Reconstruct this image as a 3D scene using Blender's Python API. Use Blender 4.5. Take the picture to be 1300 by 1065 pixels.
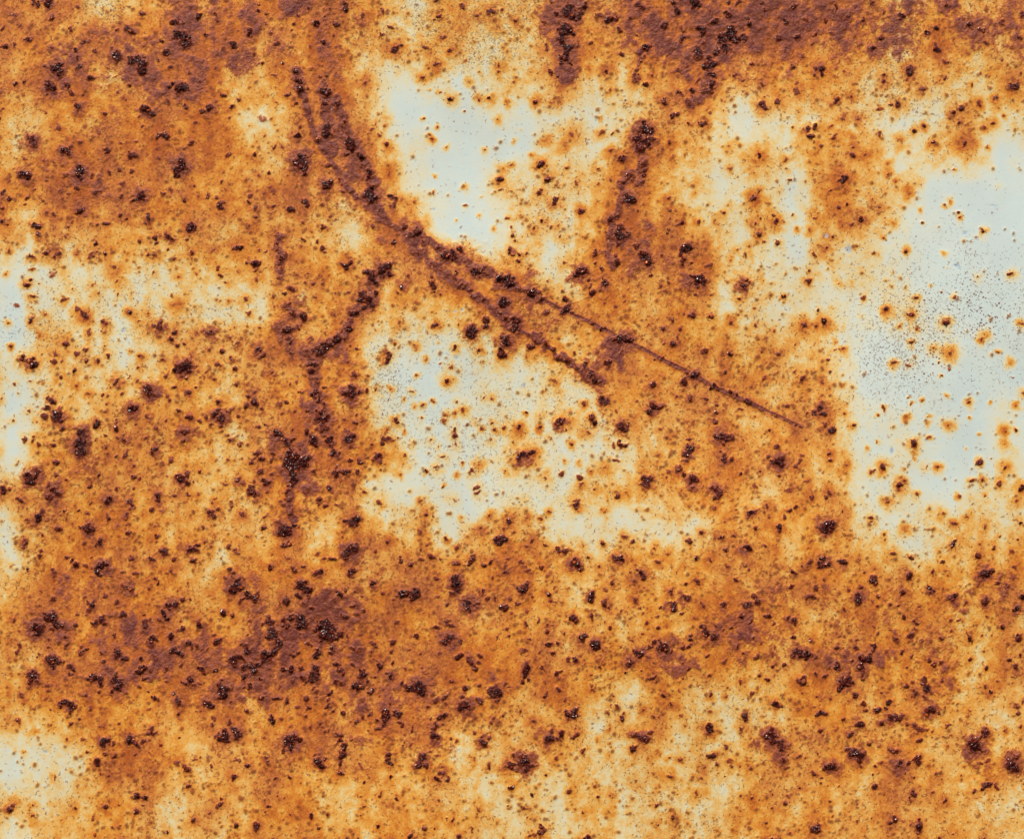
import bpy, math, random
import numpy as np

for o in list(bpy.data.objects):
    bpy.data.objects.remove(o, do_unlink=True)
scene = bpy.context.scene
U = 0.0004                      # metres per survey unit
W, H = 1300.0, 1065.0
def wx(x): return (x - W / 2) * U
def wz(y): return (H - y) * U + 0.30          # the sheet hangs upright, its lower edge well above the ground

# ---------------------------------------------------------------- camera, sky, sun, exposure
DIST = 1.25
cam = bpy.data.cameras.new("camera")
cam.sensor_width = 36.0
cam.lens = 36.0 * DIST / (W * U)
cam.clip_start = 0.01
cam.clip_end = 200.0
camo = bpy.data.objects.new("camera", cam)
scene.collection.objects.link(camo)
camo.location = (0.0, -DIST, wz(H / 2))
camo.rotation_euler = (math.radians(90), 0, 0)
scene.camera = camo

SUN_EL, SUN_AZ = math.radians(52), math.radians(-22)     # high, in front of the sheet, a little to the left
world = bpy.data.worlds.new("World")
scene.world = world
world.use_nodes = True
wn = world.node_tree
wn.nodes.clear()
sky = wn.nodes.new("ShaderNodeTexSky")
sky.sky_type = 'NISHITA'
sky.sun_disc = False
sky.sun_elevation = SUN_EL
sky.sun_rotation = math.radians(180) - SUN_AZ
sky.air_density = 1.0
sky.dust_density = 4.0
bg = wn.nodes.new("ShaderNodeBackground")
bg.inputs[1].default_value = 0.08
wo = wn.nodes.new("ShaderNodeOutputWorld")
wn.links.new(sky.outputs[0], bg.inputs[0])
wn.links.new(bg.outputs[0], wo.inputs[0])
sun = bpy.data.lights.new("sun", 'SUN')
sun.energy = 3.6
sun.angle = math.radians(5)
sun.color = (1.0, 0.95, 0.88)
suno = bpy.data.objects.new("sun", sun)
scene.collection.objects.link(suno)
suno.location = (-0.6, -1.5, 2.5)
# light travels along local -Z: from the sun (front, up, left) to the sheet
from mathutils import Vector
dsun = Vector((math.sin(SUN_AZ) * math.cos(SUN_EL), -math.cos(SUN_AZ) * math.cos(SUN_EL), math.sin(SUN_EL)))
suno.rotation_euler = dsun.to_track_quat('Z', 'Y').to_euler()
scene.view_settings.view_transform = 'Standard'
scene.view_settings.look = 'None'
scene.view_settings.gamma = 1.0
scene.view_settings.use_curve_mapping = False
scene.view_settings.exposure = 0.16

# ---------------------------------------------------------------- survey of the sheet
# The sheet is surveyed in tiles of 260 x 213 survey units (1 unit = 0.4 mm). Inside a tile
# positions are noted in fifths of a unit:  x y radius darkness [radius of the orange bleed]
PITS = {
(0,0): "205 20 25 9;250 40 20 8;310 15 30 9;90 95 35 6;340 105 28 7;125 175 15 7;20 185 15 6;455 190 18 7;25 295 25 8;90 280 25 7;185 260 25 7;335 300 20 5;490 45 18 5;540 270 30 9;480 320 30 9;490 370 20 8;500 425 30 9;605 325 22 6;365 440 40 9;285 425 18 7;105 535 20 8;150 520 18 7;310 545 40 9;430 540 25 7;455 585 25 7;585 500 25 8;295 610 18 5;500 680 28 9;670 725 20 6;15 690 18 8;285 715 12 6;370 800 25 5;200 895 38 8;170 1005 18 5;280 1020 20 6;420 970 35 9;455 925 18 7;515 910 25 6;690 960 25 8;635 840 25 4;770 915 18 7;845 985 32 7;890 735 15 7;945 710 32 9;895 800 22 8;1040 865 30 8;1000 880 18 7;1000 945 20 6;1005 1000 20 6;1145 1045 40 9;1210 910 25 7;1060 660 22 6;1175 675 25 7;1060 630 12 6;1160 560 40 9;1100 545 25 8;1195 575 20 9;830 545 15 7;885 400 42 9;890 455 35 9;840 385 25 8;920 370 20 8;750 355 36 9;705 315 20 7;830 195 30 9;750 195 15 7;910 95 20 7;1115 155 28 9;1160 145 15 7;1130 225 33 9;1185 260 40 9;1030 270 18 8;1060 335 28 8;1005 380 15 7;1085 420 25 6;1270 100 22 8;1210 460 18 6;1265 465 20 6;1275 505 18 7;1240 775 20 7;1280 710 20 7;740 480 12 5;685 435 15 6;800 630 15 6;745 580 14 5;540 600 14 6;600 650 12 5;1175 945 16 6;860 905 14 5;350 1030 20 5",
(1,0): "80 105 28 6;275 190 25 9;275 215 22 9;175 285 28 8;120 305 20 7;210 190 16 6;10 235 18 8;350 30 18 7;395 92 16 7;340 70 12 7;385 155 12 7;455 275 20 7;420 205 14 6;645 60 20 7;600 95 18 7;565 150 14 7;545 195 12 6;700 150 28 9;665 280 22 6;750 265 24 9;790 60 22 6;890 50 26 8;830 155 26 7;820 225 16 7;845 290 22 5;765 95 14 6;1000 100 26 6;1130 75 18 5;1190 180 20 6;1125 220 16 6;1200 315 26 8 75;1240 295 14 7;970 280 12 6;490 400 16 8;370 400 12 7;315 345 12 6;75 435 18 7;10 500 18 7;150 390 12 5;200 405 12 5;445 480 16 7;575 455 26 9;590 510 26 9;600 570 26 9;735 485 20 7;775 490 16 6;765 585 32 9;765 655 24 9;845 660 20 8;875 780 22 8;870 830 16 8;780 825 40 9;915 920 42 9;985 1000 28 9;895 985 22 8;525 600 20 8;580 655 16 8;585 860 22 9;605 800 16 6;605 1015 45 9;120 610 18 7;170 685 20 8;165 740 12 5;30 690 30 8;230 640 16 6;325 990 20 8;440 935 18 8;490 940 16 7;150 925 18 5;155 985 20 5;350 930 12 5;720 880 20 6;1160 920 20 7 45;1055 830 22 5;1105 860 14 5;1020 515 20 6 55;1080 790 14 4;1160 740 10 3;770 1045 26 6;1140 800 14 4 22;670 850 10 5;655 560 12 7;630 720 16 5;340 900 10 4;455 650 8 5;310 470 8 5;280 800 8 4;430 755 14 3;385 865 18 3",
(2,0): "180 10 16 7;195 95 18 7;155 125 12 7;510 75 26 7;430 95 14 6;590 60 12 6;335 40 20 6;205 235 18 5;105 300 16 6;255 320 16 7 35;170 410 28 8 50;85 490 18 7 60;120 435 10 5;670 140 14 7 40;265 628 20 9 58;445 638 14 9 42;505 620 14 9 45;570 415 16 8 40;560 455 16 8 38;380 525 12 6 35;615 645 12 6 35;560 755 8 6 35;130 885 10 7 34;120 855 8 5 28;90 755 10 7 26;485 950 8 7 30;230 930 8 5 26;660 885 6 4 24;830 1045 24 9 50;640 1040 12 5 28;590 1060 10 4 50;350 705 12 5 18;350 395 16 3 20;660 530 16 4;860 155 20 6;905 15 20 8;1000 70 46 9;1070 100 34 9;940 100 30 9;985 180 38 9;1040 210 22 9;960 245 38 9;1000 300 42 9;1000 360 38 9;970 400 20 9;1015 400 20 9;870 305 20 6;895 460 22 7;940 495 16 6;810 470 12 7;1110 40 24 8;1070 300 22 5;1060 130 20 8;1205 105 22 6;1270 120 30 9;1155 220 12 6;1150 280 16 6;1235 165 16 5;1255 455 16 7 50;1135 440 10 5 30;1180 365 8 7;1260 380 8 6;805 635 14 7 40;895 655 12 5 45;1270 580 16 5 35;1020 850 20 4 80;1220 840 20 5 45;1285 845 12 6;1275 965 16 6 45;870 1055 10 6;980 920 18 3 60;850 890 10 3 45;780 990 10 3 30;175 805 10 4 20;195 590 10 4 22;130 570 6 3 14;720 815 5 2 10;1200 740 8 3 26",
(3,0): "150 35 38 8;385 45 34 9;400 75 24 9;105 120 18 8;20 125 24 8;180 125 16 7;40 190 22 7;315 155 32 8;200 180 10 6;140 225 10 7;520 20 32 9;545 50 20 8;610 75 20 7;640 130 24 9;715 105 26 9;720 15 22 8;795 30 26 8;835 105 28 9;940 25 22 9;945 75 20 8;860 155 24 9;550 200 36 9;540 330 40 9;570 285 24 7;430 250 28 8;430 190 26 6;690 235 44 9;740 210 38 9;770 270 40 9;700 300 36 9;820 240 30 8;650 330 34 8;610 410 34 9;600 370 24 8;1145 45 28 7;1090 140 22 8;1035 240 24 8;1155 240 24 8;1225 125 22 6;1280 225 18 7;1260 285 10 6;1190 350 24 5;1135 420 20 7;1280 440 28 8;1265 490 16 7;210 310 32 9;235 300 20 8;185 360 22 7;170 400 20 7;150 450 20 6;140 500 18 6;50 345 18 8;240 480 20 6;200 540 20 7;400 450 20 5;455 410 20 5;620 470 32 8;620 530 32 8;580 580 32 7;520 520 26 6;500 590 30 8;410 600 28 8;450 640 30 6;610 600 22 6;770 475 26 7 60;820 515 14 6;935 540 26 7 50;960 615 12 6;945 665 30 8 60;1040 650 24 6;870 410 14 6;1080 380 10 4;1010 320 14 5;950 290 10 5;900 320 14 4;320 645 26 9 60;365 735 22 8;400 725 16 7;470 785 14 7;575 775 26 7 60;560 790 12 8;190 830 40 9;235 830 24 9;160 870 38 9;190 900 38 8;160 940 36 8;250 880 30 7;220 940 24 6;350 915 20 7 50;300 955 10 6;370 990 10 5;50 1015 30 9 60;30 1020 16 8;15 825 12 6;65 955 8 5;150 985 26 5;190 1040 28 6;920 990 26 9 70;1085 1015 18 6 50;735 935 14 4;1220 820 28 9 60;1275 815 22 8;1240 870 22 8;1270 910 12 6;1135 805 10 6;1160 570 30 5;1170 720 12 4;605 720 12 4;690 705 8 5;685 640 8 4;70 650 10 3;1150 530 20 4",
(4,0): "105 55 26 9;40 130 20 7;180 110 16 7;285 125 14 6;340 15 28 8;405 80 16 7;345 305 22 9;400 245 26 8;520 105 24 8;510 130 16 8;690 205 22 9;740 185 18 9;745 310 28 9 70;800 180 10 5;760 50 20 5;810 45 20 6;945 155 28 8;910 115 20 6;1020 205 24 8;1050 290 22 7 45;1160 145 26 6;1285 95 24 8;1280 250 24 7;1155 390 12 6;80 210 12 6;290 215 12 6;110 340 14 6;10 440 26 9 60;20 475 20 8;800 400 20 6;800 490 14 7;895 440 14 6;580 445 32 8 60;550 505 16 5;415 510 26 8 55;1020 465 12 5;965 540 12 6 25;655 565 22 6;1280 460 18 8;1235 545 32 9 80;1115 630 24 9 50;1010 655 18 7 50;850 720 20 8 45;895 690 24 8 50;880 780 14 7 35;1100 775 14 7 38;1050 805 18 6 40;1130 690 10 6;920 910 22 9 80;720 910 12 8 45;605 835 18 8 45;660 800 14 7 35;510 890 10 6 70;495 665 30 8 60;450 670 14 7;390 690 22 4 35;105 630 24 8 60;205 615 14 7 40;210 540 12 6;145 755 20 6 45;250 755 20 8 55;75 800 14 6 40;100 870 26 6;15 920 18 7;215 940 14 7 50;205 990 24 8 55;295 985 14 7 50;195 875 14 5 40;385 850 22 5 30;435 1035 10 6 40;140 1055 18 4 40;1180 740 14 4 20;1060 935 12 4 16;160 455 10 6;1080 490 10 4;430 110 14 3;770 500 10 4",
(0,1): "160 40 34 9;180 60 20 8;505 45 42 9;520 75 26 9;585 50 22 6;415 45 24 6;690 25 22 7;755 15 24 7;835 15 24 6;1125 15 34 9;1130 50 22 8;845 60 10 5;300 80 20 5;50 85 14 4;25 170 28 9;60 195 22 8;10 260 18 8;20 340 22 7;55 360 18 7;180 190 14 6;220 140 18 5;170 240 14 6;265 205 18 7;495 135 22 7;440 165 18 6;380 145 30 5;400 195 14 5;610 155 34 7;520 255 36 8;495 270 24 8;770 110 26 6;770 180 16 6;660 210 12 5;895 185 38 8;860 200 22 8;1170 205 22 8;1085 140 20 5;1040 160 14 6;1235 120 14 7;1260 185 14 5;335 300 20 7;290 285 14 5;235 370 24 9;250 410 24 7;345 400 10 5;765 295 20 7;810 330 12 8 40;945 325 32 8 60;915 345 18 6;1080 280 12 5;580 360 14 6;620 360 16 7;675 350 18 7;420 435 14 8;430 380 16 6;455 345 14 5;985 435 24 8;1075 430 30 8;990 480 14 6;885 460 14 6;1205 370 36 9 75;1195 455 14 6;615 485 22 8;665 550 16 8;625 540 16 6;575 565 24 6;490 555 12 8 40;285 545 24 7;320 530 14 6;370 545 28 8;345 560 20 7;945 550 16 6;980 560 22 7;970 580 16 6;1110 580 20 6;1060 515 14 6;1220 545 16 6;65 525 14 5 30;205 570 20 8 34;210 655 24 5 25;40 685 10 5 24;170 735 26 8 45;195 710 12 7;205 820 22 8 48;245 740 12 5;200 885 10 4;200 965 26 8 60;285 925 10 5 22;410 835 26 6 50;390 845 14 6;540 940 26 8 70;500 900 18 5;590 965 14 6;665 985 30 6 50;650 1035 18 4;825 915 20 8 45;885 970 12 6;1015 1005 42 8 65;970 1005 20 6;1110 1035 22 8 45;750 810 12 5;745 710 16 7;730 640 20 5;1135 700 14 9;970 660 10 5;1090 810 10 5;1115 870 24 3 55;945 920 12 5;580 750 16 4;620 795 14 4;105 875 28 4 10;340 670 30 3 12;50 985 8 5 30;250 1055 10 4 20;560 1045 22 4;840 800 10 3;1245 680 12 4;1220 580 10 4;1245 1045 24 4;455 765 10 3",
(1,1): "115 90 18 6;400 45 18 7;525 50 14 6;620 10 34 9;630 40 24 8;345 50 14 4;265 80 10 4;20 175 22 7;100 240 26 8;70 195 20 6;125 215 14 6;285 175 20 6;280 220 20 7;320 260 24 7;345 245 14 5;430 245 22 8;325 320 16 7;280 370 14 8;180 285 16 6;545 255 28 9 60;640 225 30 8;790 35 14 5;775 105 32 9;860 85 20 7;865 155 16 6;1160 38 22 6 60;1045 30 30 9;1040 60 26 8;1055 175 48 9;1085 200 30 9;1015 170 26 8;1195 195 36 9 75;1200 240 24 8;1260 375 28 8;1200 480 18 8;1070 360 20 6;740 235 12 5;810 305 18 6;620 340 10 5;750 390 22 7;680 410 14 6;630 465 16 7;720 470 16 7;750 510 18 7;765 535 12 6;205 515 28 9 70;175 510 16 7;55 530 18 5;345 515 12 6;400 535 12 6;460 480 18 7;450 520 18 7;515 540 16 7;480 580 18 8;490 635 18 7;470 700 20 5;265 595 14 6;320 615 26 8;325 650 16 6;325 710 18 5;85 635 18 7;95 685 14 7;120 725 14 8;205 660 22 4;880 625 24 9 65;930 600 24 9;905 615 22 9;1045 690 32 9;1075 720 30 9;1050 660 24 8;1130 650 34 9;1160 630 28 9;1180 680 24 8;1075 800 20 9;1060 760 14 8;1000 810 26 8;985 850 30 9;1040 850 34 9;1010 880 30 9;930 915 30 9;920 960 18 6;920 1020 28 8;915 800 16 6;1250 740 34 7;1225 800 18 6;1275 575 12 8;1290 690 16 6;660 665 18 6;690 735 16 6;745 740 16 6;635 725 12 6;700 820 12 7;825 800 12 7;545 765 28 7;505 800 14 7;430 815 16 6;580 770 10 5;435 885 16 5;540 855 14 7;520 895 20 7;560 930 26 7;630 955 34 8;515 1035 40 9;590 1020 24 7;820 935 14 5;760 1055 14 5;155 845 14 4 30;265 840 22 5;95 845 12 4;285 930 16 5 35;35 1040 34 8;10 1040 16 7;345 1020 16 5;265 1010 8 6;185 1010 8 5;155 1030 10 5;1235 990 20 4;430 140 34 4;375 170 20 4;320 150 20 4;585 90 10 4;600 600 12 3;575 680 16 4;740 690 30 3",
(2,1): "165 45 8 4 20;345 125 12 5 35;150 160 20 4 30;350 235 26 4 20;25 220 14 5 34;580 75 26 9 68;575 145 12 5;640 150 10 6;455 185 8 2 14;630 325 22 5 30;645 380 16 8;660 430 18 8;675 465 14 7;640 520 22 8;655 560 14 6;700 560 16 8;690 600 16 7;745 540 12 6;755 640 14 6;590 570 10 4;870 65 20 8;830 160 22 8;840 140 12 8;920 215 32 8 55;945 200 16 7;1085 275 24 8 48;1060 95 18 6;1270 70 18 5;1200 5 16 7;1000 10 12 6;840 335 14 9;795 385 12 6;895 375 12 5;960 435 14 6;945 365 12 4;1280 330 30 9;1175 545 26 7 50;1175 600 14 6;975 605 20 4;1095 660 34 9;1060 690 24 8;1130 720 22 8;1150 760 20 6;1230 720 32 8;1210 640 22 7;1175 800 24 8;1220 770 20 6;1235 860 12 6;970 780 12 6;875 720 12 6;990 840 20 7;1010 870 16 7;990 910 32 9;1030 930 26 9;1070 990 18 7;1165 990 20 7;1230 1020 20 8;50 410 38 8;20 430 24 8;75 450 18 7;175 500 18 7;240 555 36 9;280 545 34 9;335 530 28 9;345 600 18 8;410 655 30 9;450 660 30 9;490 670 16 7;400 610 14 6;575 710 36 9;620 720 36 9;660 710 24 8;595 670 18 7;650 745 22 8;690 770 20 8;765 800 34 9;825 835 18 7;600 855 38 9;280 695 26 8;310 740 22 7;190 640 18 7;340 760 16 7;395 780 16 7;130 690 22 7;150 710 14 6;140 745 26 8;150 785 14 7;190 800 16 7;30 655 10 5;35 850 20 3 40;470 850 28 7;490 970 28 8;490 1005 28 9;670 990 42 9;560 920 24 7;610 950 20 6;700 1020 26 7;390 1045 34 9;395 1020 18 7;830 1045 18 8;585 1055 20 6;870 920 30 5;930 965 18 4;760 940 8 5;165 1005 28 8 42;305 1000 14 5 20;310 1050 10 4;475 950 16 7;520 395 8 3 22;440 300 8 2 18;295 330 8 3 16;700 295 10 4;1195 100 10 5;1095 435 12 3;1065 1000 12 5",
(3,1): "185 45 22 9;180 90 22 7;200 20 20 7;100 40 24 6;60 80 24 5;95 190 36 9;125 210 24 8;70 170 24 8;340 195 20 7 45;355 270 20 7;355 320 10 6;415 355 20 9 34;355 405 16 8;530 345 18 6 30;515 155 12 4 22;40 430 40 9;30 480 26 8;95 415 20 7;30 370 22 7;135 500 24 9;195 570 38 9;180 540 22 8;210 590 24 9;20 600 24 8;10 560 20 7;305 550 16 6;455 520 36 9 70;485 515 20 9;430 540 22 8;440 600 24 8;490 605 14 6;600 620 20 6;525 715 46 9 80;495 690 22 9;560 710 22 9;520 805 16 7;615 805 16 7;285 760 22 8;320 790 16 5;230 690 12 7;380 655 10 6;350 730 10 5;40 710 12 6;175 385 8 6;210 330 8 5;90 320 12 6;150 270 10 5;500 930 26 8;470 935 18 6;435 930 10 6;600 940 26 7;370 975 18 7;210 1000 20 5;310 1035 24 9;280 970 10 5;415 1030 18 9;15 880 18 6;65 845 14 5;825 740 36 8;840 715 18 7;800 720 14 6;795 835 16 7;740 980 14 8 45;785 940 12 6;900 1000 16 5;880 890 10 4;880 190 24 8 65;910 155 16 8;885 25 14 6;725 10 18 5;690 290 14 7 40;720 240 12 4;915 430 24 9 52;945 475 14 5;1045 485 20 7 35;1020 345 20 8 60;1005 300 16 6;925 320 12 6;890 350 12 6;1075 350 12 5;1130 300 12 5;1155 385 10 6 35;1240 395 12 6 40;1270 320 14 5;1110 80 14 5;1095 10 14 5;1060 130 8 6;835 545 20 6;855 495 14 5;775 520 12 5;1075 820 12 8 35;1230 720 18 7 35;1235 645 12 6;1160 645 8 4;1265 555 14 6;1205 1000 24 9 60;1190 1020 14 7;1280 1005 16 9 45;1295 910 10 8;945 720 10 4;960 830 10 4;1015 1040 14 5;640 360 8 5;330 880 8 5;740 585 10 4;800 600 8 4;1260 45 10 4",
(4,1): "155 80 32 9 70;120 85 12 7;70 145 14 6;130 250 20 8 45;180 240 14 7;235 145 8 5;255 330 20 9 58;205 365 16 6;490 85 10 7 30;565 160 10 7 75;645 105 12 5;615 150 8 5;380 250 10 6 24;405 440 10 8 24;345 540 20 6 30;355 530 10 5;550 530 12 8 28;660 345 12 6 18;825 205 12 7 40;790 230 12 7 20;880 285 14 7 30;888 320 14 7 32;1042 405 18 9 36;1215 670 16 7 52;800 550 6 3 24;815 635 6 4 10;705 755 8 4 22;620 830 14 7 35;280 820 18 5 28;430 910 22 9 46;575 930 22 7 46;505 1005 14 5 30;620 1020 18 6 20;795 980 26 8 52;775 790 10 5 10;1285 990 20 9 42;35 985 24 9 70;90 440 14 6;50 515 12 7 40;65 580 10 6;95 890 8 4;850 10 12 6 16;435 30 14 5 40;340 195 10 5;1135 120 6 5;235 495 8 5;1010 690 10 6;855 815 12 6;640 260 8 3 20;150 365 12 3 50;470 350 10 2 30;1040 1060 10 2 60;270 935 6 6;145 1000 6 6;215 740 6 6;125 740 6 6",
(0,2): "65 65 10 8 26;145 150 24 9;185 165 28 9;215 190 24 9;210 155 16 9;155 130 20 8;265 125 14 6;415 45 26 6;550 90 18 6;495 115 22 6;555 160 16 7;620 165 20 9 55;685 130 16 6;470 225 16 7;540 265 12 5;350 110 22 5;345 165 22 5;390 160 16 5;385 270 22 6;475 325 16 8 40;570 365 10 6 40;820 105 10 5 20;895 135 18 8 40;1035 150 18 6;660 65 10 6;1095 30 24 8;1125 65 16 7;1170 55 14 6;1165 205 36 9;1125 205 20 9;1195 215 22 9;1180 270 16 7;1060 255 24 7;1105 325 22 8;1240 325 18 8;1190 365 26 8;1270 265 10 5;1245 195 10 5;870 205 14 5;865 290 20 6;745 290 28 7;705 325 16 7;770 370 14 6;950 350 40 8;955 375 22 7;1075 415 20 8;1065 385 18 5;330 405 26 9;345 410 16 9;310 385 18 8;290 465 24 7;280 520 24 6;370 505 36 9;345 480 24 8;395 535 24 9;405 580 24 8;835 470 36 9;850 460 20 9;910 445 18 7;940 515 28 7;1055 540 16 7;1205 515 30 7;1140 485 14 6;1265 540 20 6;1295 510 14 6;735 545 22 7;730 590 20 7;745 650 20 8;790 665 32 7;790 640 18 7;660 385 20 6;690 380 12 6;665 490 18 5;680 435 12 5;520 620 36 9;510 680 40 9;510 730 32 9;530 600 20 9;515 655 26 9;610 565 24 9;615 665 12 8;670 635 12 7;665 710 18 7;680 755 18 6;990 580 20 6;830 790 14 6;855 565 14 5;800 750 28 7;840 825 22 7;740 760 12 6;985 710 26 9;965 735 18 7;1030 680 18 6;1180 620 40 7;1165 665 26 6;1130 600 16 5;920 655 14 5;1085 785 24 6;1030 810 18 5;1275 855 26 7;1150 920 32 9;1180 875 24 7;1145 895 20 8;205 670 18 8;155 650 18 6;215 640 14 6;245 690 18 6;245 735 18 6;345 695 18 7;365 800 26 7;110 800 14 5;235 870 38 9;185 905 36 9;260 860 22 9;160 900 20 8;355 885 20 6;425 910 16 7;310 945 18 6;345 1005 40 9;375 1005 22 8;300 1015 22 7;135 1045 26 9;105 1030 16 7;15 990 24 8;60 970 20 6;625 885 12 8;570 965 20 6;745 965 20 7;640 960 8 6;690 1045 30 9;580 1055 16 6;855 895 18 7;890 910 16 6;845 965 14 6;820 1045 28 8;1000 1020 30 9;1110 1020 20 7;1190 1020 18 7;1260 1000 20 4;180 480 14 5;235 550 12 5;195 290 12 5;95 315 16 4;10 400 10 5;120 370 6 7;75 535 16 4;790 965 10 5;1080 700 12 5;1060 890 10 5;1230 930 8 6;815 260 16 4;1210 125 14 5;1260 30 12 5",
(1,2): "155 20 24 6;205 55 22 7;105 100 20 8;165 145 16 8 36;80 180 26 7;195 205 18 7;35 90 16 6;345 90 30 9;370 120 26 7;430 75 18 7;525 20 28 9;550 50 22 9;540 110 22 9;610 185 14 6;420 230 16 6;495 180 10 5;10 230 12 6;65 280 20 6;205 310 18 8;305 350 18 6;280 310 26 4;275 390 14 6;310 415 28 9;270 440 20 8;355 460 18 7;85 420 22 9;90 460 18 9;100 515 36 9;75 490 18 9;165 475 22 6;215 510 18 6;10 510 22 7;105 570 16 8;50 570 24 6;120 605 16 6;150 630 10 6;160 675 22 8;225 695 16 6;335 580 16 6;385 570 12 6;275 690 10 5;30 685 10 5;485 505 18 6;515 425 20 7;470 440 22 5;570 475 14 6;650 480 18 7;615 355 16 7;560 600 12 6;535 305 14 5;580 295 14 5;770 330 18 6;815 310 16 5;845 30 36 9;800 60 30 9;740 90 40 9;700 90 26 8;650 90 26 7;680 20 24 5;935 65 16 7;965 90 14 6;905 165 16 5;690 180 28 9;680 220 24 8;690 270 24 7;700 310 22 6;690 370 30 9;720 400 26 9;760 430 28 8;740 520 44 9;770 500 26 8;750 570 30 8;765 600 26 7;720 600 20 6;930 370 40 9;890 370 26 9;965 370 26 9;1020 350 16 7;1085 340 14 6;940 240 28 6;885 420 16 6;880 455 12 6;965 490 16 7;885 530 24 7;960 545 22 7;1000 540 12 5;850 580 14 5;915 650 34 9;905 600 18 5;450 620 30 9;475 645 36 9;510 660 32 9;525 680 24 9;570 650 14 6;650 620 30 8;685 660 36 9;700 690 20 8;795 665 36 9;800 700 18 7;610 715 22 6;435 745 26 7;430 790 22 6;820 740 34 8;850 745 18 7;740 750 20 6;540 760 34 9;520 810 38 9;580 780 38 9;630 790 36 9;560 840 40 9;640 830 30 9;560 890 34 9;545 940 26 8;535 990 24 7;540 1040 24 7;600 830 30 9;340 740 28 7;295 800 28 7;360 790 26 7;320 770 20 7;150 790 16 6;235 775 14 5;355 860 24 7;430 875 24 8;385 920 30 9;310 925 18 7;205 920 34 7;130 940 26 6;285 960 22 8;310 1000 34 8;405 985 12 6;700 870 18 7;925 795 20 8;965 860 20 8;990 800 24 7;1030 770 24 6;880 870 28 8;830 880 34 8;795 970 28 9;835 840 18 6;1100 775 34 9 60;1070 780 18 7;1160 655 30 8 60;1130 690 22 7;1185 660 16 7;1215 545 26 8 48;1230 550 16 8;1155 590 12 6 30;1225 645 10 5;1060 690 16 6;1155 140 32 8 60;1170 125 20 7;1200 50 18 6 25;1045 260 14 5;1025 1000 24 7 50;945 940 26 5;1270 755 12 5 22;1120 845 12 5;730 1045 28 7;480 1045 20 6;630 1055 12 6;170 1050 16 6;70 1040 20 6;1105 1050 22 6;1265 600 10 5 18;1240 880 12 4 20;1265 400 12 3 30;1180 340 10 3 24;1255 820 10 4",
(2,2): "35 60 8 7 40;105 150 10 5 28;290 75 22 8 36;440 100 12 7 40;235 290 22 8 62;45 250 18 7 26;15 350 12 6;35 445 8 6 34;85 440 16 6 26;150 415 24 4 34;340 470 22 6;300 420 10 5;290 495 14 5 30;225 545 26 4 38;280 600 20 6;280 640 24 6;295 690 16 5;230 500 14 4 30;70 520 12 4 20;20 670 12 5;135 665 10 5;180 705 12 4;200 765 16 5;100 855 22 8 30;160 830 14 5;325 805 14 4 20;215 960 12 6 20;75 1045 16 6 30;400 860 20 6;440 820 10 4 70;300 890 6 4 28;430 960 18 5;435 1000 20 5;285 1050 16 5;455 590 14 6 30;525 560 12 7;540 605 18 6 40;590 590 14 5;695 580 22 9 60;830 580 18 7 38;955 545 38 8 80;930 560 18 8;985 540 18 8;1000 605 14 8;890 650 18 6;830 505 12 5;660 675 14 5;700 775 26 9;740 760 30 9;775 745 28 9 90;615 855 10 5;1105 440 24 7 50;1240 410 38 9 65;1255 400 22 9;1155 520 20 7;1175 555 20 7;1130 615 14 6;1025 690 14 7 34;990 795 12 4 18;1080 800 12 5 26;965 880 22 6 22;1085 900 30 6 28;1085 945 20 6;1175 970 16 6;860 890 20 4;1150 850 10 4 30;1240 830 10 4 60;1260 655 14 5;1290 690 16 4;1050 1045 34 5 50;610 40 36 9;580 20 28 9;620 60 26 9;590 110 26 8;570 125 20 8;775 70 28 8 55;740 130 14 4;860 50 20 7;910 95 22 7;950 130 20 7;1000 170 22 7;1060 210 26 8;1110 190 30 9;1140 240 28 8;1170 280 28 8;1210 300 16 7;1045 110 14 6;1080 130 10 5;1255 165 34 8;1260 70 14 6;395 5 26 7;180 40 12 4 20;470 390 16 5;520 395 16 5;740 490 12 5 18;410 550 14 4;520 665 10 5;630 720 8 3;385 880 8 5;260 200 16 4;200 180 18 3 16;920 290 20 4;1050 290 12 4",
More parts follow.
